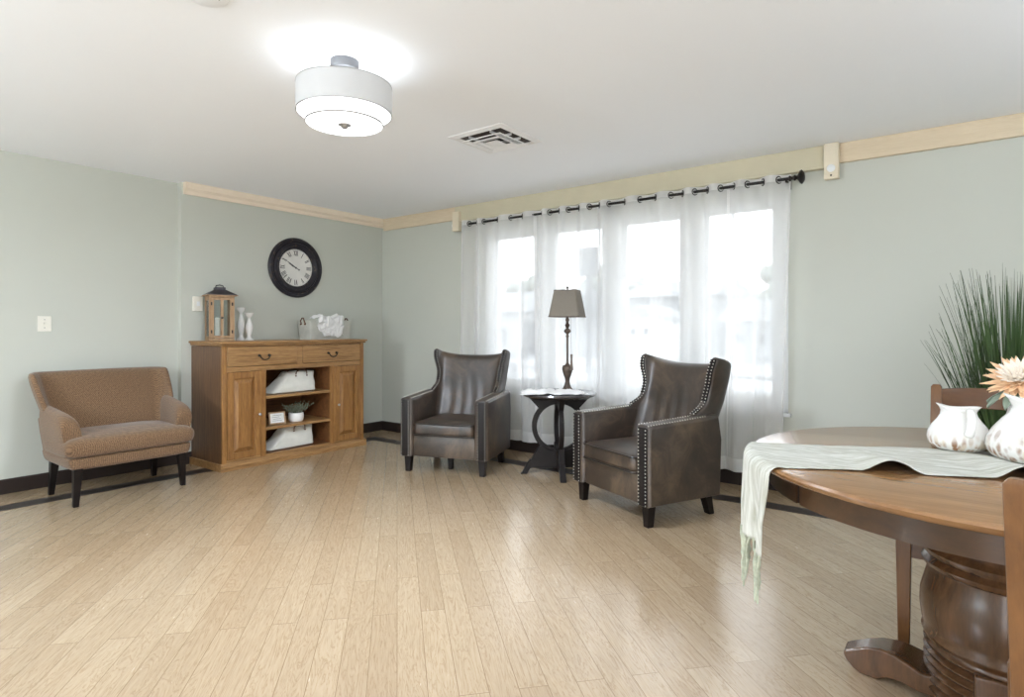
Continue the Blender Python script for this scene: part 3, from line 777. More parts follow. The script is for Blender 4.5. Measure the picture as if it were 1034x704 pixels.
MB().box(-.064, .064, -.002, .003, .011, .099, mat=R_).obj('card', 'paper', pf, smooth=False)
m = MB()
for k in range(4): m.box(-.045+.006*(k % 2), .042-.01*(k % 3), -.003, -.0018, .03+k*.016, .033+k*.016, mat=R_)
m.obj('lettering', 'ink', pf, smooth=False)
MB().box(-.012, .012, .0, .004, .0, .08, mat=Matrix.Translation((0, .04, 0)) @ Matrix.Rotation(.35, 4, 'X')).obj('easel_back', 'black', pf, smooth=False)
pp = thing('potted_sprigs', 'round white pot with grey-green sprigs on the sideboard\'s middle shelf', 'potted plant', cw(.04, -.14, .314))
MB().lathe([(.0, 0), (.055, 0), (.066, .012), (.07, .04), (.067, .078), (.063, .082), (.06, .076), (.0, .07)], 28, cap=False).obj('pot', 'ceramic', pp)
m = MB(); rnd = random.Random(4)
for k in range(46):
    a = rnd.uniform(0, 2*PI); L = rnd.uniform(.06, .14); r0 = rnd.uniform(0, .04); sp = rnd.uniform(.1, .9)
    p0 = Vector((r0*math.cos(a), r0*math.sin(a), .07)); p1 = p0+Vector((math.cos(a)*L*sp, math.sin(a)*L*sp, L*.75))
    if p1.z > .2: p1.z = .2
    m.tube([p0, (p0+p1)/2+Vector((0, 0, .01)), p1], .0012, 4)
    for j in range(6):
        q = p0.lerp(p1, .35+.13*j); m.sphere(q+Vector((rnd.uniform(-.01, .01), rnd.uniform(-.01, .01), rnd.uniform(-.006, .006))), rnd.uniform(.004, .008), seg=5, rings=4)
m.obj('sprigs', 'sprig', pp)

# ------------------------------------------------------------------ settee
st = thing('settee', 'small brown ribbed fabric settee with curved arms and tapered dark legs', 'settee', (-4.90, 1.735, 0), PI/2)
m = MB()
def rect(hx, y0, y1, z, r=.03, n=3, dx=0):
    pts = []; cy_ = (y0+y1)/2; hy = (y1-y0)/2
    for q in rr(hx, hy, z, r, n): pts.append((q[0]+dx, q[1]+cy_, q[2]))
    return pts
m.loft([rect(.355, -.25, .27, .235), rect(.378, -.262, .30, .245), rect(.388, -.266, .315, .29), rect(.39, -.262, .32, .322), rect(.38, -.25, .31, .325)])
m.obj('seat_frame', 'tweed', st, sub=1, angle=180)
def cushion(hx, y0, y1, z0, z1, puff, r=.03):
    rings = []; H_ = z1-z0
    for f, e in ((0, .03), (.06, .008), (.3, 0), (.62, -.004), (.85, .006), (1, .03)):
        rings.append(rect(hx-e, y0+e, y1-e, z0+H_*f, r, 4))
    return rings
m = MB(); rings = cushion(.412, -.292, .24, .322, .445, 0, .06)
m.loft(rings, cap=False)
# puffed top and flat bottom
last = rings[-1]; cyc = -.026
for t in (.85, .6, .3):
    rings.append([(p[0]*t, cyc+(p[1]-cyc)*t, .445+.045*(1-t*t)*.9) for p in last])
m2 = MB().loft([[(p[0]*.3, cyc+(p[1]-cyc)*.3, .322) for p in rings[0]]]+rings)
m.bm.free(); m2.obj('seat_cushion', 'tweed', st, sub=1, angle=180)
# back shell
def shell(fn_in, fn_out, n, nz, z0, ztop, name, mat, parent, sub=1):
    m = MB(); rings = []
    for k in range(nz+1):
        t = k/nz
        ring = []
        for j in range(n+1):
            u = -1+2*j/n; z = z0+(ztop(u)-z0)*t; ring.append(fn_in(u, z, t))
        for j in range(n, -1, -1):
            u = -1+2*j/n; z = z0+(ztop(u)-z0)*t; ring.append(fn_out(u, z, t))
        rings.append(ring)
    m.loft(rings, cap=False)
    # caps as strips between the inner and the outer run
    m.bm.verts.ensure_lookup_table(); N = 2*(n+1)
    for base in (0, nz*N):
        vs = m.bm.verts
        for j in range(n):
            m.bm.faces.new([vs[base+j], vs[base+j+1], vs[base+N-2-j], vs[base+N-1-j]])
    return m.obj(name, mat, parent, sub=sub, angle=180)
def sw(z): return .372+.085*sm((z-.24)/.63)
def s_in(u, z, t):
    w = sw(z)-.035; rec = .14+.54*(z-.4)
    e = 0 if t < .96 else .012
    if abs(u) < .72: x = w*.9*u/.72; y = rec-.012*math.cos(u*2)
    else:
        k = (abs(u)-.72)/.28; x = math.copysign(w*(.9+.10*sm(k*1.2)), u); y = rec-.012*math.cos(1.4)-.15*k*(1-.35*sm((z-.6)/.3))
    return (x, y+e, z)
def s_out(u, z, t):
    w = sw(z); rec = .22+.54*(z-.4)
    e = 0 if t < .96 else .012
    if abs(u) < .72: x = w*.94*u/.72; y = rec
    else:
        k = (abs(u)-.72)/.28; x = math.copysign(w*(.94+.06*sm(k*1.6)), u); y = rec-.03*k-.20*k*(1-.35*sm((z-.6)/.3))
    return (x, y-e, z)
shell(s_in, s_out, 28, 10, .245, lambda u: .872-.006*u*u, 'backrest', 'tweed', st)
for s_ in (-1, 1):
    rings = []
    # cross sections marching from front to back
    for y, zt, hw, zb, cx_ in ((-.205, .46, .040, .41, .352), (-.215, .52, .052, .38, .352), (-.20, .568, .058, .36, .354), (-.15, .598, .060, .34, .358), (-.07, .616, .056, .33, .364), (.03, .63, .050, .32, .370), (.14, .645, .044, .30, .376), (.27, .66, .034, .30, .385)):
        ring = []
        for (px, pz) in ((-1, 0), (-1, .4), (-1, .75), (-.8, .93), (-.35, 1), (.35, 1), (.8, .93), (1, .75), (1, .4), (.85, 0)):
            lean = .03*(pz-.5)
            ring.append((s_*(cx_+px*hw+lean), y, zb+(zt-zb)*pz))
        rings.append(ring)
    m = MB().loft(rings)
    m.obj('armrest', 'tweed', st, sub=2, angle=180)
    # outer side upholstery between arm and frame
    m = MB(); rings = []
    for z, x0, x1, yf in ((.245, .33, .372, -.2), (.33, .34, .390, -.2), (.45, .35, .402, -.16), (.55, .36, .408, -.08)):
        rings.append([(s_*x0, yf, z), (s_*x1, yf+.02, z), (s_*x1, .26+.2*(z-.24), z), (s_*x0, .26+.2*(z-.24), z)])
    m.loft(rings).obj('side_panel', 'tweed', st, bevel=.012, bseg=3)
def legbm(x, y, h, a, b, dx, dy):
    return MB().loft([[(x+dx+sx*b, y+dy+sy*b, 0) for sx, sy in ((-1, -1), (1, -1), (1, 1), (-1, 1))], [(x+sx*a, y+sy*a, h) for sx, sy in ((-1, -1), (1, -1), (1, 1), (-1, 1))]])
for x, y, dx, dy in ((-.335, -.235, -.012, -.006), (.325, -.225, .01, -.006), (-.335, .22, -.012, .03), (.32, .23, .01, .03)):
    legbm(x, y, .25, .026, .016, dx, dy).obj('leg', 'legdark', st, bevel=.004)

# ------------------------------------------------------------------ wing chairs
def nails(m, pts, off, sp=.021, r=.0048):
    # walk a polyline dropping domed nails
    acc = 0
    P_ = [Vector(p) for p in pts]
    for a, b in zip(P_, P_[1:]):
        L = (b-a).length; t = acc
        while t < L:
            q = a.lerp(b, t/L)+Vector(off)
            m.sphere(q, r, seg=6, rings=4); t += sp
        acc = t-L
def make_wing(loc, rot, label):
    t = thing('wing_chair', label, 'armchair', loc, rot, 'distressed leather wing chairs')
    # apron
    MB().box(-.27, .27, -.325, .27, .13, .305, bev=.012).obj('seat_frame', 'leather', t)
    # cushion
    m = MB(); rings = []
    y0, y1 = -.35, .20; cy_ = (y0+y1)/2
    def rc(e, z, sc=1): return [(p[0]*sc, cy_+(p[1]-cy_)*sc, z) for p in rect(.262-e, y0+e, y1-e, 0, .035, 5)]
    rings = [rc(0, .305, .4), rc(.01, .305), rc(.002, .312), rc(-.004, .355), rc(.002, .404), rc(.01, .412), rc(0, .42, .88), rc(0, .432, .65), rc(0, .437, .35)]
    m.loft(rings); cu = m.obj('seat_cushion', 'leather', t, sub=1, angle=180)
    m = MB()
    for z in (.313, .405): m.tube([(p[0], p[1], z) for p in rect(.266, y0-.004, y1, 0, .035, 6)], .006, 6, closed=True)
    m.obj('piping', 'piping', cu)
    # arms
    for s_ in (-1, 1):
        m = MB(); prof = [(-.345, .13), (-.345, .60), (-.335, .612), (-.1, .622), (.12, .632), (.235, .64), (.26, .5), (.245, .13)]
        x0, x1 = s_*.268, s_*.388
        a0 = MB(); 
        secs = []
        for fx, inset in ((0, .02), (.12, .004), (.3, 0), (.7, 0), (.88, .004), (1, .02)):
            x = x0+(x1-x0)*fx
            secs.append([(x, y+(inset if y < -.3 else -inset*.3), z-(inset if z > .3 else -inset*.3)) for y, z in prof])
        a0.loft(secs); arm = a0.obj('armrest', 'leather', t, bevel=.008, bseg=3)
        m.bm.free()
        MB().box(min(s_*.297, s_*.372), max(s_*.297, s_*.372), -.3505, -.343, .135, .598, bev=.002).obj('trim_strip', 'nailstrip', arm)
        m = MB()
        for xx in (.304, .365): nails(m, [(s_*xx, -.3515, .142), (s_*xx, -.3515, .592)], (0, 0, 0))
        nails(m, [(s_*.370, -.333, .6085), (s_*.370, .13, .634)], (0, 0, 0)); nails(m, [(s_*.288, -.333, .6085), (s_*.288, .10, .631)], (0, 0, 0))
        m.obj('nailhead', 'nail', arm)
    # back with wings
    def hw(z): return .312+.040*sm((z-.76)/.22)+.012*(1-sm((z-.60)/.10))
    def hr(z): return .345+.020*sm((z-.70)/.28)
    def yin(z): return .15+.31*max(0, z-.42)
    def ztop(u): return .945+.062*abs(u)**2.2
    def yf(z):   # front edge of the wing
        a = .040+.042*sm((z-.78)/.16)+.13*(1-sm((z-.60)/.11))
        return yin(z)-a
    def fin(u, z, q):
        w = hw(z)-.045; e = .008 if q > .97 else 0
        x = w*math.sin(u*PI/2)
        fold = .0038*math.sin(x*62+1.5*math.sin(z*9))*(1-sm((z-.55)/.28))*(1-u*u)
        y = yin(z)-.01*math.cos(u*PI/2)+(yf(z)-yin(z))*abs(u)**4.5+fold
        return (x, y+e, z-(.004 if q > .97 else 0))
    def fout(u, z, q):
        k = abs(u)**7; w = hr(z)*(1-k)+hw(z)*k; e = .008 if q > .97 else 0
        yo = .28+.18*sm((z-.2)/.8); x = w*math.sin(u*PI/2)
        y = yo+(yf(z)-yo)*abs(u)**5
        return (x, y-e, z-(.004 if q > .97 else 0))
    bo = shell(fin, fout, 56, 20, .16, ztop, 'backrest', 'leather', t)
    st_ = MB(); nl = MB()
    for s_ in (-1, 1):
        zs = [.645+(.985-.645)*k/18 for k in range(19)]
        rr_ = []; pa = []; pb = []
        for z in zs:
            w = hw(z); y = yf(z)-.0035
            xa, xb = w-.041, w-.003
            rr_.append([(s_*xa, y, z), (s_*xb, y, z), (s_*xb, y+.012, z), (s_*xa, y+.012, z)])
            pa.append((s_*(w-.036), y-.001, z)); pb.append((s_*(w-.008), y-.001, z))
        st_.loft(rr_); nails(nl, pa, (0, 0, 0)); nails(nl, pb, (0, 0, 0))
    split(st_.obj('trim_strip', 'nailstrip', bo, angle=60)); nl.obj('nailhead', 'nail', bo)
    # soft pull folds on the lower inner back
    for x, y, dx, dy in ((-.327, -.29, 0, -.004), (.327, -.29, 0, -.004), (-.30, .20, -.01, .03), (.30, .20, .01, .03)):
        legbm(x, y, .14, .03, .022, dx, dy).obj('leg', 'legdark', t, bevel=.004)
    return t
WL = make_wing((-3.439, 3.802, 0), math.radians(19.5), 'brown distressed leather wing chair left of the lamp table, near the corner')
WR = dup(WL, (-1.65, 3.701, 0), math.radians(-24.2), 'brown distressed leather wing chair right of the lamp table, nearer the dining table')
legbm(-.02, -.13, .14, .024, .018, 0, 0).obj('support_leg', 'legdark', WL, bevel=.004)

# ------------------------------------------------------------------ lamp table
T = thing('round_side_table', 'round black pedestal side table with interlocking ring base between the wing chairs', 'side table', (-2.608, 4.095, 0), math.radians(39))
TZ = .662
MB().lathe([(.0, TZ-.03), (.285, TZ-.03), (.302, TZ-.02), (.307, TZ-.01), (.303, TZ), (.292, TZ+.001), (.0, TZ)], 64, cap=False).obj('tabletop', 'blacktop', T, angle=30)
m = MB().lathe([(.0, TZ-.045), (.25, TZ-.045), (.26, TZ-.03), (0, TZ-.03)], 48, cap=False)
m.obj('apron_ring', 'blackwood', T)
for k in range(2):
    R_ = Matrix.Rotation(k*PI/2, 4, 'Z')
    m = MB(); N = 48; zc = .385; Ro, Ri = .222, .182
    d = .018
    rings = []
    for j in range(N):
        a = 2*PI*j/N; c_, s_ = math.cos(a), math.sin(a)
        rings.append([(Ri*c_, -d, zc+Ri*s_), (Ro*c_, -d, zc+Ro*s_), (Ro*c_, d, zc+Ro*s_), (Ri*c_, d, zc+Ri*s_)])
    m.loft(rings, closed=True, ringclosed=True, mat=R_)
    m.obj('ring', 'blackwood', T, bevel=.003)
    m = MB(); arc = [(.165*math.cos(a)*1.12, zc+.165*math.sin(a)*1.3) for a in [math.radians(q) for q in range(150, 29, -10)]]
    out = [(-.245, TZ-.045), (-.15, .515)]+[(Ri*1.04*math.cos(math.radians(q)), zc+Ri*1.04*math.sin(math.radians(q))) for q in range(130, 49, -8)]+[(.15, .515), (.245, TZ-.045)]
    m.prism(out, -.02, .02, 'y', mat=R_); m.obj('upper_bracket', 'blackwood', T, bevel=.003)
    for s_ in (-1, 1):
        m = MB()
        out = [(0, .10), (0, .185), (.05, .19), (.10, .205), (.135, .235), (.165, .22), (.185, .185), (.215, .14), (.225, .115), (.235, .118), (.26, .085), (.30, .012), (.315, 0), (.262, 0), (.235, .045), (.20, .05), (0, .05)]
        m.prism([(s_*x, z) for x, z in out], -.024, .024, 'y', mat=R_)
        m.obj('foot', 'blackwood', T, bevel=.004)
# table lamp
LX, LY = -2.63, 4.262
la = thing('table_lamp', 'bronze candlestick table lamp with a squared taupe linen shade, unlit', 'lamp', (LX, LY, TZ+.0012), math.radians(37-20))
prof = [(.0, 0), (.044, 0), (.046, .008), (.036, .02), (.024, .045), (.018, .075), (.022, .1), (.034, .13), (.044, .165), (.046, .19), (.04, .205), (.018, .215), (.012, .23), (.009, .26), (.009, .44), (.014, .455), (.009, .465), (.012, .475), (.028, .49), (.03, .5), (.02, .512), (.01, .52), (.018, .54), (.022, .548), (.012, .56), (.01, .575), (.017, .59), (.012, .605), (.007, .62), (.007, .66), (0, .66)]
MB().lathe(prof, 28, cap=False).obj('base', 'lampbronze', la, angle=60)
m = MB().tube([(0, 0, .66), (0, 0, .69)], .014, 12); m.obj('socket', 'black', la)
m = MB()
m.tube([(0, 0, .65), (.03, 0, .68), (.04, 0, .75), (.03, 0, .82), (0, 0, .845)], .002, 6).tube([(0, 0, .65), (-.03, 0, .68), (-.04, 0, .75), (-.03, 0, .82), (0, 0, .845)], .002, 6)
m.obj('harp', 'nickel', la)
def shr(h, z, c=.25):
    k = h*(1-c); return [(k, -h, z), (h, -k, z), (h, k, z), (k, h, z), (-k, h, z), (-h, k, z), (-h, -k, z), (-k, -h, z)]
m = MB().loft([shr(.13, .615, .1), shr(.092, .838, .1)], cap=False)
sh = m.obj('lamp_shade', 'lampshade', la, smooth=False, solid=.003)
m = MB()
for h_, z in ((.1325, .617), (.0935, .837)): m.loft([[(p[0], p[1], z+e) for p in shr(h_, z, .1)] for e in (-.004, .004)], cap=False)
m.obj('shade_binding', 'lampbronze', sh, smooth=False, solid=.003)
MB().lathe([(.0, .84), (.01, .843), (.005, .85), (.012, .862), (.008, .872), (0, .876)], 14, cap=False).tube([(-.09, 0, .838), (.09, 0, .838)], .0018, 5).tube([(0, -.09, .838), (0, .09, .838)], .0018, 5).obj('finial', 'lampbronze', la)
MB().sphere((0, 0, .735), .032, sc=(1, 1, 1.25), seg=14, rings=10).obj('light_bulb', 'white', la)
# pull cord with a tag
m = MB().tube([(.035, -.03, .64), (.04, -.035, .45), (.045, -.036, .28)], .0012, 5)
pc = m.obj('pull_cord', 'lampbronze', la)
MB().loft([[(.045+sx*a_, -.036+sy*.006, z) for sx, sy in ((-1, -1), (1, -1), (1, 1), (-1, 1))] for z, a_ in ((.17, .012), (.175, .014), (.22, .010), (.26, .007), (.30, .009), (.305, .004))]).obj('tassel', 'lampbronze', pc)
# crumpled doily
def doily(u, v):
    a = (u-.5)*2; b = (v-.5)*2
    x = a*.25*(1+.15*noise.noise((b*2, 3, 0))); y = b*.14*(1+.25*noise.noise((a*2.5, 0, 5)))
    h_ = .007+.035*max(0, noise.noise((a*3.2, b*3.2, 2)))+.05*max(0, noise.noise((a*2, b*1.5, 8)))*(1-abs(a))+.012*abs(noise.noise((a*8, b*8, 4)))
    if max(abs(a), abs(b)) > .9: h_ *= .45
    return (x, y, h_)
o = MB().grid(46, 30, doily).obj('lace_cloth', 'cloth', loc=(-2.585, 3.965, TZ+.004), rotz=math.radians(39), solid=.002, angle=180)
tag(o, 'crumpled white lace cloth lying on the round black side table', 'cloth')

# ------------------------------------------------------------------ dining table
DX, DY, DR, DZ = .12, 2.37, .735, .76
dt = thing('dining_table', 'round cherry wood pedestal dining table in the right foreground', 'dining table', (DX, DY, 0))
MB().lathe([(.0, DZ-.032), (DR-.03, DZ-.032), (DR-.012, DZ-.026), (DR-.004, DZ-.018), (DR, DZ-.010), (DR-.004, DZ-.003), (DR-.014, DZ), (0, DZ)], 128, cap=False).obj('tabletop', 'tabletop', dt, angle=30)
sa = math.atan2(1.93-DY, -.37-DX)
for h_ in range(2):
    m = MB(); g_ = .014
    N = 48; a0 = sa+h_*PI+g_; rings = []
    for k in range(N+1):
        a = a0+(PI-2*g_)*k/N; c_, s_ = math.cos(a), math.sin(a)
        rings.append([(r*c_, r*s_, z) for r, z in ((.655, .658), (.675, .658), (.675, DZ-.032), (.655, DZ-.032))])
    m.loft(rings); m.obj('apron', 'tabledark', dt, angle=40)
    a = sa+h_*PI
    MB().box(.64, .668, -.02, .02, .66, DZ-.033, mat=Matrix.Rotation(a, 4, 'Z')).obj('apron_gap', 'gap', dt, smooth=False)  # black block stands in for the shade inside the open seam
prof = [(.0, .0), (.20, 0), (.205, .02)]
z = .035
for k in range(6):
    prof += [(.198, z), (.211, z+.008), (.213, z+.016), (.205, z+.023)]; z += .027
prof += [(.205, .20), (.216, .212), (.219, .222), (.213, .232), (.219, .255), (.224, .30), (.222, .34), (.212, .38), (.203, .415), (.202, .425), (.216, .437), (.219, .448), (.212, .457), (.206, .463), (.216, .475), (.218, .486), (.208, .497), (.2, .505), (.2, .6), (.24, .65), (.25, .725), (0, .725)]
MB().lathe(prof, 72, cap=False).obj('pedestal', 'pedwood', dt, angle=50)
for k in range(4):
    R_ = Matrix.Rotation(k*PI/2+PI+.0, 4, 'Z')
    top = [(.16, .19), (.222, .187), (.227, .10)] if k == 1 else [(.16, .085), (.215, .085)]
    out = [(.16, .02)]+top+[(.25, .098), (.29, .108), (.33, .109), (.37, .098), (.41, .080), (.437, .066), (.44, .052), (.43, .032), (.41, .012), (.39, .0), (.34, .0), (.31, .02), (.27, .028), (.22, .02)]
    wf = lambda x: .088-.05*sm((x-.19)/.2)
    MB().loft([[R_ @ Vector((x, q*wf(x), z)) for x, z in out] for q in (-1, 1)]).obj('foot', 'pedwood', dt, bevel=.01, bseg=3)

# runner
d_ = Vector((.91, .415, 0)).normalized(); n_ = Vector((-d_.y, d_.x, 0))
def runf(u, v, top=True):
    # u along, v across (0 near camera side .. 1 far side)
    t = (v-.5)*.40*(1+.05*math.sin(u*19))
    L = 1.0; s_ = -L+2*L*u
    Rr = DR+.006
    se = math.sqrt(Rr*Rr-t*t)
    rip = .003+.005*abs(noise.noise((s_*3, v*9, 0)))+.003*abs(noise.noise((s_*9, v*30, 2)))
    if s_ > -.48: rip += (.034*max(0, math.sin((s_+.47)*19))**1.5+.012*max(0, noise.noise((s_*6, 4, v*3))))*(1-v)**1.3
    if abs(s_) <= se-.02:
        p = d_*s_+n_*t; z = DZ+rip
        return Vector((DX+p.x, DY+p.y, z))
    ov = abs(s_)-(se-.02); sg = math.copysign(1, s_)
    if ov < .045:
        k = ov/.045*PI/2; out = se-.02+.03*math.sin(k); z = DZ+rip*(1-ov/.045)+.003-.03*(1-math.cos(k))
    else:
        out = se+.01; z = DZ-.027-(ov-.045)
    dn = max(0, DZ-.03-z)
    q = min(1, dn/.15)
    fold = .016*q*math.sin(v*PI*5+.8)+.008*q*noise.noise((v*5, z*4, 1))
    t2 = t*(1-.22*sm(dn/.25))+.01*q*noise.noise((z*5, v*2, 9))
    p = d_*sg*(out+fold+.004)+n_*t2
    return Vector((DX+p.x, DY+p.y, z))
m = MB().grid(150, 44, lambda u, v: runf(u, v))
rn = m.obj('table_runner', 'runner', solid=.002, angle=180)
tag(rn, 'long crinkled white runner with knotted fringe draped over the dining table', 'table runner')
rnd = random.Random(11)
for end in (0, 1):
    m = MB()
    for k in range(30):
        v = (k+.5)/30; p = runf(end, v); nx = d_*(1 if end else -1)
        L = rnd.uniform(.10, .13)*(1.3 if k < 14 else .9)
        clump = (int(k/5)+.5)/6; pc_ = runf(end, clump)
        pts = [p+Vector((0, 0, .006))]
        for j in range(1, 6):
            f = j/5; tgt = p.lerp(Vector((pc_.x, pc_.y, p.z)), .75*min(1, f*2.2) if f < .6 else .6)
            pts.append(Vector((tgt.x+rnd.uniform(-.004, .004), tgt.y+rnd.uniform(-.004, .004), p.z-L*f)))
        m.tube(pts, [.0035, .0055, .0042, .006, .005, .003], 5)
    m.obj('fringe', 'fringe', rn)

# pitchers
def pitcher(loc, rot, prof, mat, label, handle, lip, base, seg=56):
    t = thing('ceramic_pitcher', label, 'pitcher', loc, rot, 'white glazed ceramic pitchers')
    Ht = prof[-1][1]; zs = prof[-1][1]*lip[2]
    def P(r, z, a):
        k = sm((z-zs)/(Ht-zs)) if z > zs else 0
        # spout at local -x, smaller lip at +x
        sp = max(0, math.cos(a-PI))**3; s2 = max(0, math.cos(a))**2
        R2 = r*(1+k*(lip[0]*sp+lip[1]*s2-.12*abs(math.sin(a))))
        return (R2*math.cos(a), R2*math.sin(a), z+k*Ht*(.10*sp+.05*s2-.02))
    rings = [[P(r, z, 2*PI*j/seg) for j in range(seg)] for r, z in prof]
    inner = [[P(max(.002, r-.004), z, 2*PI*j/seg) for j in range(seg)] for r, z in prof[::-1] if z > .01]
    MB().loft(rings+inner).obj('body', mat, t, angle=180)
    m = MB().tube(handle[0], handle[1], 12); o = m.obj('handle', 'ceramic', t, sub=1, angle=180)
    return t
camdir = math.radians(37)
# local -x = camera left, local -y = towards the camera
pitcher((.0, 2.535, DZ+.010), .12, [(.0, 0), (.062, 0), (.07, .003), (.086, .018), (.0905, .038), (.087, .058), (.076, .08), (.061, .1), (.050, .114), (.045, .124), (.047, .133), (.053, .142)], 'pitcher_a',
        'short squat white pitcher with brown dabs around its foot, left of the taller one',
        ([(.020, -.040, .134), (.024, -.070, .140), (.024, -.096, .120), (.022, -.102, .095), (.018, -.1, .07), (.014, -.092, .056)], [.007, .012, .013, .013, .013, .017]), (.22, .2, .72), 0)
pitcher((.195, 2.46, DZ+.010), .12, [(.0, 0), (.1, 0), (.108, .003), (.122, .02), (.128, .04), (.124, .065), (.108, .095), (.086, .124), (.066, .146), (.056, .162), (.058, .176), (.066, .190)], 'pitcher_b',
        'taller rounder white pitcher with brown streaks, cut by the right edge',
        ([(.0, -.05, .176), (.0, -.09, .182), (-.005, -.128, .160), (-.012, -.142, .12), (-.02, -.138, .095), (-.03, -.122, .083)], [.007, .010, .011, .011, .011, .013]), (.26, .08, .78), 0)
# bud vase with dahlia
vs = thing('bud_vase', 'small plain white vase behind the taller pitcher, holding a peach flower', 'vase', (.175, 2.70, DZ+.001))
MB().lathe([(.0, 0), (.035, 0), (.05, .04), (.05, .09), (.036, .15), (.032, .17), (.04, .19), (.037, .19), (.029, .17), (.0, .16)], 32, cap=False).obj('body', 'ceramic', vs)
fl = thing('dahlia_flower', 'peach and cream dahlia bloom with grey-green leaves in the small white vase', 'flower', (.17, 2.695, DZ+.17))
MB().tube([(0, 0, -.14), (.002, -.004, 0), (0, -.008, .05)], .003, 6).obj('stem', 'leafgrey', fl)
Fc = Vector((.0, -.012, .073)); axis = Vector((-.25, -.62, .74)).normalized()
FM = Matrix.Translation(Fc) @ axis.to_track_quat('Z', 'Y').to_matrix().to_4x4()
def petal(m, a, el, L, w, mi=0):
    # a around, el elevation from the flower plane
    R_ = FM @ Matrix.Rotation(a, 4, 'Z') @ Matrix.Rotation(-el, 4, 'Y')
    N = 6
    def fn(u, v):
        x = .008+L*u; ww = w*math.sin(PI*min(1, .12+u*.88))**.7*(1-.25*u); y = (v-.5)*2*ww
        return R_ @ Vector((x, y, .35*abs(v-.5)*w*2+L*.12*u*u))
    m.grid(N, 4, fn, mi)
m = MB(); rnd = random.Random(3)
for ring, (n, el, L, w) in enumerate(((20, -.05, .100, .0125), (18, .2, .094, .0125), (16, .42, .080, .012))):
    for k in range(n): petal(m, 2*PI*(k+.5*(ring % 2))/n+rnd.uniform(-.05, .05), el+rnd.uniform(-.07, .07), L*rnd.uniform(.9, 1.05), w)
m.obj('petals', 'petal', fl, solid=.001, angle=180)
m = MB()
for ring, (n, el, L, w) in enumerate(((18, .6, .070, .012), (14, .85, .060, .011), (10, 1.15, .045, .010))):
    for k in range(n): petal(m, 2*PI*(k+.5*(ring % 2))/n, el+rnd.uniform(-.07, .07), L, w)
m.obj('inner_petals', 'petalwhite', fl, solid=.001, angle=180)
m = MB()
for a, el, L, w in ((3.5, -.5, .10, .022), (4.1, -.75, .085, .02), (2.9, -.35, .09, .018), (4.7, -.9, .08, .02), (.6, -.5, .09, .02)):
    R_ = Matrix.Translation((0, 0, .035)) @ Matrix.Rotation(a, 4, 'Z') @ Matrix.Rotation(-el*.6, 4, 'Y')
    m.grid(8, 4, lambda u, v, R_=R_, L=L, w=w: R_ @ Vector((.01+L*u, (v-.5)*2*w*math.sin(PI*min(1, .08+u*.9))**.8, .01*abs(v-.5)*2-L*.35*u*u)))
m.obj('leaves', 'leafgrey', fl, solid=.001, angle=180)

# grass plant
gp = thing('potted_grass', 'tall potted ornamental grass standing behind the dining table', 'potted plant', (.215, 3.90, 0))
MB().lathe([(.0, 0), (.12, 0), (.15, .2), (.17, .34), (.18, .36), (.165, .36), (.15, .33), (0, .33)], 32, cap=False).obj('pot', 'pot', gp)
m = MB(); rnd = random.Random(21)
for k in range(680):
    a = rnd.uniform(0, 2*PI); r0 = rnd.uniform(0, .1); L = rnd.uniform(.5, 1.18); lean = rnd.uniform(.0, .42)*(1.1 if L < .95 else .7)
    if rnd.random() < .12: lean *= 1.5
    dr = Vector((math.cos(a), math.sin(a), 0)); sd = Vector((-dr.y, dr.x, 0)); w = rnd.uniform(.003, .0065)
    p0 = dr*r0+Vector((0, 0, .33)); N = 9; curve = rnd.uniform(.05, .38)
    ta = rnd.uniform(-1, 1)
    rows = []
    for j in range(N+1):
        f = j/N; ang = lean*.6+curve*f*f*1.3*lean*2.0
        if j == 0: p = p0.copy()
        else: p = p+(dr*math.sin(ang)+Vector((0, 0, math.cos(ang))))*L/N
        ww = w*(1-f**2.5)+.0003
        side = (sd*math.cos(ta)+dr*math.sin(ta))
        rows.append((p-side*ww, p+dr*.0012, p+side*ww))
    vv = [[m.bm.verts.new(q) for q in r] for r in rows]
    for j in range(N):
        for i in range(2): m.bm.faces.new([vv[j][i], vv[j][i+1], vv[j+1][i+1], vv[j+1][i]])
m.obj('grass_blades', 'leaf', gp, angle=180)['kind'] = 'stuff'

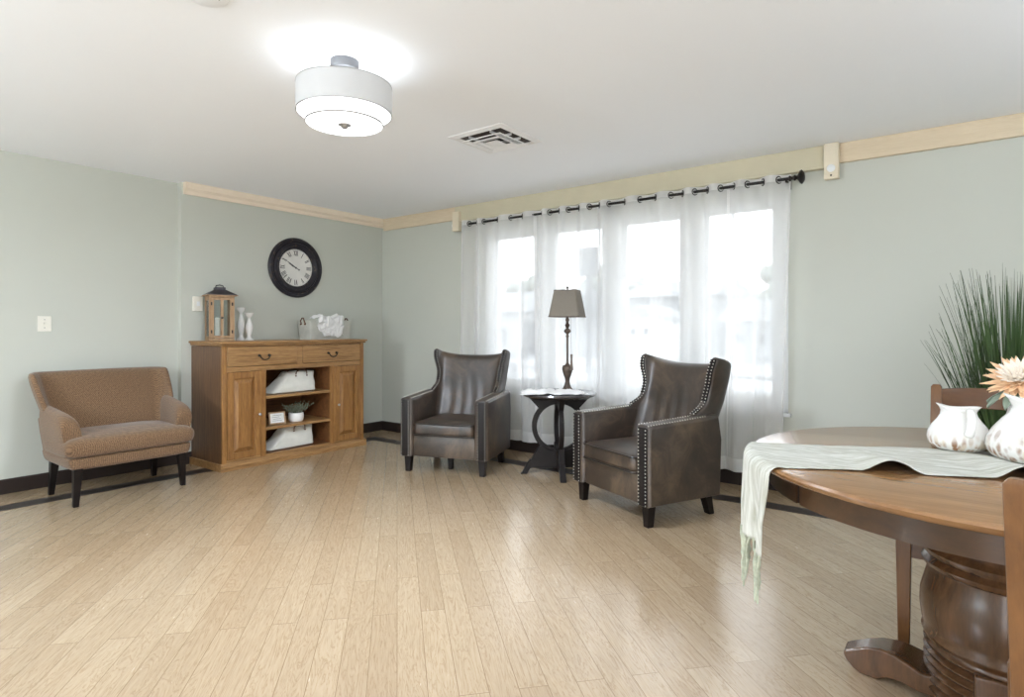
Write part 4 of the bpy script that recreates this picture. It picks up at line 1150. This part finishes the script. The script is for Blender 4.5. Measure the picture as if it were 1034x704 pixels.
# ladder-back dining chairs
def make_chair(loc, rot, label):
    t = thing('dining_chair', label, 'chair', loc, rot, 'wooden ladder-back dining chairs')
    # origin floor, front = -y ; front legs y -.22, back legs y +.22
    tz_ = lambda L: [(x*(1-.27*(y+.25)/.46), y, z) for x, y, z in L]
    MB().loft([tz_(rect(.268, -.245, .21, .435, .03, 4)), tz_(rect(.275, -.25, .215, .442, .03, 4)), tz_(rect(.275, -.25, .215, .452, .03, 4)), tz_(rect(.266, -.243, .208, .46, .03, 4))]).obj('seat', 'chairwood_x', t, angle=50)
    m = MB()
    m.box(-.23, .23, -.232, -.212, .365, .435).box(-.15, .15, .20, .22, .365, .435)
    for q_ in (-1, 1): m.prism([(q_*.257, -.21), (q_*.179, .2), (q_*.159, .2), (q_*.237, -.21)], .365, .435, 'z')
    split(m.obj('seat_rail', 'chairwood_x', t, smooth=False))
    for s_ in (-1, 1):
        MB().loft([[(s_*.252+sx*.017, -.222+sy*.017, 0) for sx, sy in ((-1, -1), (1, -1), (1, 1), (-1, 1))], [(s_*.252+sx*.024, -.222+sy*.024, .43) for sx, sy in ((-1, -1), (1, -1), (1, 1), (-1, 1))]]).obj('leg', 'chairwood', t, bevel=.004)
        rings = []
        for z, y, a, b in ((0, .27, .017, .017), (.2, .235, .02, .02), (.43, .215, .022, .022), (.6, .235, .021, .02), (.8, .275, .02, .018), (.935, .31, .019, .015), (.945, .313, .012, .010)):
            rings.append([(s_*.17+sx*a, y+sy*b, z) for sx, sy in ((-1, -1), (1, -1), (1, 1), (-1, 1))])
        MB().loft(rings).obj('back_post', 'chairwood', t, bevel=.003)
    for z, h_, y in ((.89, .075, .296), (.745, .055, .264), (.61, .05, .238)):
        m = MB(); rings = []
        for k in range(13):
            f = k/12; x = -.155+.31*f; bow = .028*(1-(2*f-1)**2); ar = (.008*(1-(2*f-1)**2)) if z > .8 else 0
            rings.append([(x, y+bow-.009, z-h_/2), (x, y+bow+.009, z-h_/2), (x, y+bow+.009+.008, z+h_/2+ar), (x, y+bow-.009+.008, z+h_/2+ar)])
        m.loft(rings); m.obj('back_rail', 'chairwood_x', t, bevel=.003, angle=60)
    return t
CF = make_chair((.095, 2.77, 0), 0, 'ladder-back dining chair on the far side of the table, in front of the grass')
CN = dup(CF, (.311, 1.485, 0), PI-math.radians(13), 'dining chair in the nearest right corner, back turned to the viewer')

# ------------------------------------------------------------------ outdoors
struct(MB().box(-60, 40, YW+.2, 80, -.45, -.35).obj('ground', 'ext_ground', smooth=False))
def gable(name, x0, x1, y, dep, z0, zw, zr, lab, wallm, roofm, wins, along=True):
    t = thing(name, lab, 'house' if 'house' in name else 'building', ((x0+x1)/2, y, z0)); hx = (x1-x0)/2
    hgt = zw-z0
    MB().box(-hx, hx, 0, dep, 0, hgt).obj('wall', wallm, t, smooth=False)
    m = MB().prism([(-.4, hgt-.1), (dep/2, zr-z0), (dep+.4, hgt-.1)], -hx-.4, hx+.4, 'x') if along else MB().prism([(-hx-.4, hgt-.1), (0, zr-z0), (hx+.4, hgt-.1)], -.4, dep+.4, 'y')
    m.obj('roof', roofm, t, smooth=False)
    for wx, wz, ww, wh in wins:
        f = MB().box(wx-ww/2, wx+ww/2, -.06, .02, wz-wh/2, wz+wh/2).obj('window', 'ext_siding', t, smooth=False)
        MB().box(wx-ww/2+.08, wx+ww/2-.08, -.08, -.05, wz-wh/2+.08, wz+wh/2-.08).obj('pane', 'ext_dark', f, smooth=False)
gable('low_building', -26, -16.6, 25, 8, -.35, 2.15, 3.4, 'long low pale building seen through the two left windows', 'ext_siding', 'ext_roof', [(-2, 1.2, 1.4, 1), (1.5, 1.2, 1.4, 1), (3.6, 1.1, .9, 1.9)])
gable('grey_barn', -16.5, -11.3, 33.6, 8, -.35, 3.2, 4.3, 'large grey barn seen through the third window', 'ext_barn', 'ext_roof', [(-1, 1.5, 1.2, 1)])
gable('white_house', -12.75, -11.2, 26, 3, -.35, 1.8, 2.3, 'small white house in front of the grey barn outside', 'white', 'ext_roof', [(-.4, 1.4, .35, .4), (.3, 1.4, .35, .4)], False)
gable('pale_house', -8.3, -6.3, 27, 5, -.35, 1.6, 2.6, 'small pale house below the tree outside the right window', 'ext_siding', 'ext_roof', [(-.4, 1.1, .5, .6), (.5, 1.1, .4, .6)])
def tree(x, y, r, h, lab, name='leafy_tree'):
    t = thing(name, lab, 'tree', (x, y, -.35))
    MB().tube([(0, 0, 0), (.05, 0, h*.5), (0, 0, h*.75)], [.18, .13, .07], 8).obj('trunk', 'ext_metal', t)
    m = MB(); rnd = random.Random(int(x*7))
    for k in range(38):
        a = rnd.uniform(0, 2*PI); q = rnd.uniform(0, 1)**.6; zz = rnd.uniform(.3, 1)
        rad = r*(.3+.75*math.sin(PI*min(1, (zz-.25)/.85)))
        m.sphere((q*rad*math.cos(a), q*rad*math.sin(a), h*zz-.4*r*.3), r*rnd.uniform(.22, .4), seg=8, rings=6)
    for v_ in m.bm.verts:
        n = noise.noise_vector(v_.co*1.6); v_.co += n*.22*r
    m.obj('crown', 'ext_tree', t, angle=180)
tree(-7.6, 34.5, 1.4, 5.2, 'hazy leafy tree outside the right window')
tree(-26.5, 38, 2.2, 5.4, 'hazy tree rising behind the long low building, leftmost')
tree(-20.2, 38, 2.4, 5.8, 'hazy tree outside, right of the one behind the low building')
# sign post
sp_ = thing('roadside_sign', 'tall dark roadside sign seen faintly through the second window', 'sign', (-10.25, 18, -.35))
MB().tube([(0, 0, 0), (0, 0, 3.6)], .09, 10).obj('post', 'ext_metal', sp_)
MB().box(-.34, .34, -.1, .1, 3.35, 4.35, bev=.02).obj('sign_panel', 'ext_metal', sp_, smooth=False)
up = thing('utility_pole_outside', 'slim utility pole carrying wires outside', 'utility pole', (-3.85, 22, -.35))
MB().tube([(0, 0, 0), (0, 0, 6.5)], [.14, .10], 10).obj('pole', 'ext_metal', up)
MB().box(-.8, .8, -.05, .05, 1.9, 2.0).box(-.9, .9, -.05, .05, 2.75, 2.85).obj('crossarm', 'ext_metal', up, smooth=False)
for (za, zb, lab) in ((4.35, 2.35, 'upper power line sloping across the third window'), (3.6, 1.65, 'lower power line sloping across the third window')):
    pts = [(-12+7*k/12, 22, za+(zb-za)*k/12*1.0-.15*math.sin(PI*k/12)) for k in range(13)]
    o = MB().tube(pts, .018, 5).obj('power_line_outside', 'ext_metal'); tag(o, lab, 'power line', 'power lines outside')
# deck rail just outside
dk = thing('deck_railing', 'pale horizontal deck railing outside below the windows', 'railing', (0, 0, 0))
m = MB()
for z in (.32, .52): m.box(-8, -1, 7.96, 8.0, z, z+.05)
m.obj('rail', 'ext_siding', dk, smooth=False)
for x in (-7.5, -6, -4.5, -3, -1.5): MB().box(x-.045, x+.045, 7.95, 8.04, -.35, .62).obj('post', 'ext_siding', dk, smooth=False)

# ------------------------------------------------------------------ light
w = bpy.data.worlds.new('overcast'); scene.world = w; w.use_nodes = True
bg = w.node_tree.nodes['Background']
tcw = w.node_tree.nodes.new('ShaderNodeTexCoord'); nzw = w.node_tree.nodes.new('ShaderNodeTexNoise'); nzw.inputs['Scale'].default_value = 2
rw = w.node_tree.nodes.new('ShaderNodeValToRGB'); rw.color_ramp.elements[0].color = (.93, .955, 1, 1); rw.color_ramp.elements[1].color = (.97, .98, 1, 1)
w.node_tree.links.new(tcw.outputs['Generated'], nzw.inputs['Vector']); w.node_tree.links.new(nzw.outputs['Fac'], rw.inputs['Fac']); w.node_tree.links.new(rw.outputs['Color'], bg.inputs['Color'])
bg.inputs['Strength'].default_value = 3.2
# unseen fill lights added to brighten the room, and the glow below the drum light
def fill_light(loc, energy, r=.14):
    l = bpy.data.lights.new('bulb', 'POINT'); l.energy = energy; l.shadow_soft_size = r; l.color = (.78, .87, 1)  # added point fill, no real bulb behind it
    o = bpy.data.objects.new('added_light', l); COL.objects.link(o); o.location = loc; o['kind'] = 'helper'
fill_light((2.1, -.9, 1.3), 34); fill_light((-3.3, -1.9, 1.5), 92)
for x_, y_, e_ in ((1.5, 2.8, 12), (1.2, .2, 26), (-3.0, -1.7, 15)): area((x_, y_, 1.75), .35, e_, (PI, 0, 0))   # upward fills added to brighten the ceiling, no fixtures
area((-2.328, 1.767, H-.325), .34, 38)

# ------------------------------------------------------------------ camera
cam = bpy.data.cameras.new('camera'); co = bpy.data.objects.new('camera', cam); COL.objects.link(co)
cam.sensor_fit = 'HORIZONTAL'; cam.sensor_width = 36; cam.lens = 598/1034*36
cam.shift_y = -20/1034; cam.clip_start = .05; cam.clip_end = 200
co.location = (0, 0, 1.18); co.rotation_euler = (PI/2, 0, math.atan2(451, 598))
scene.camera = co
scene.view_settings.view_transform = 'Standard'; scene.view_settings.look = 'None'
scene.view_settings.gamma = 1; scene.view_settings.use_curve_mapping = False
scene.view_settings.exposure = 0.80
cy = scene.cycles
cy.max_bounces = 10; cy.transparent_max_bounces = 24; cy.diffuse_bounces = 5; cy.sample_clamp_indirect = 6
try: cy.use_denoising = True
except Exception: pass
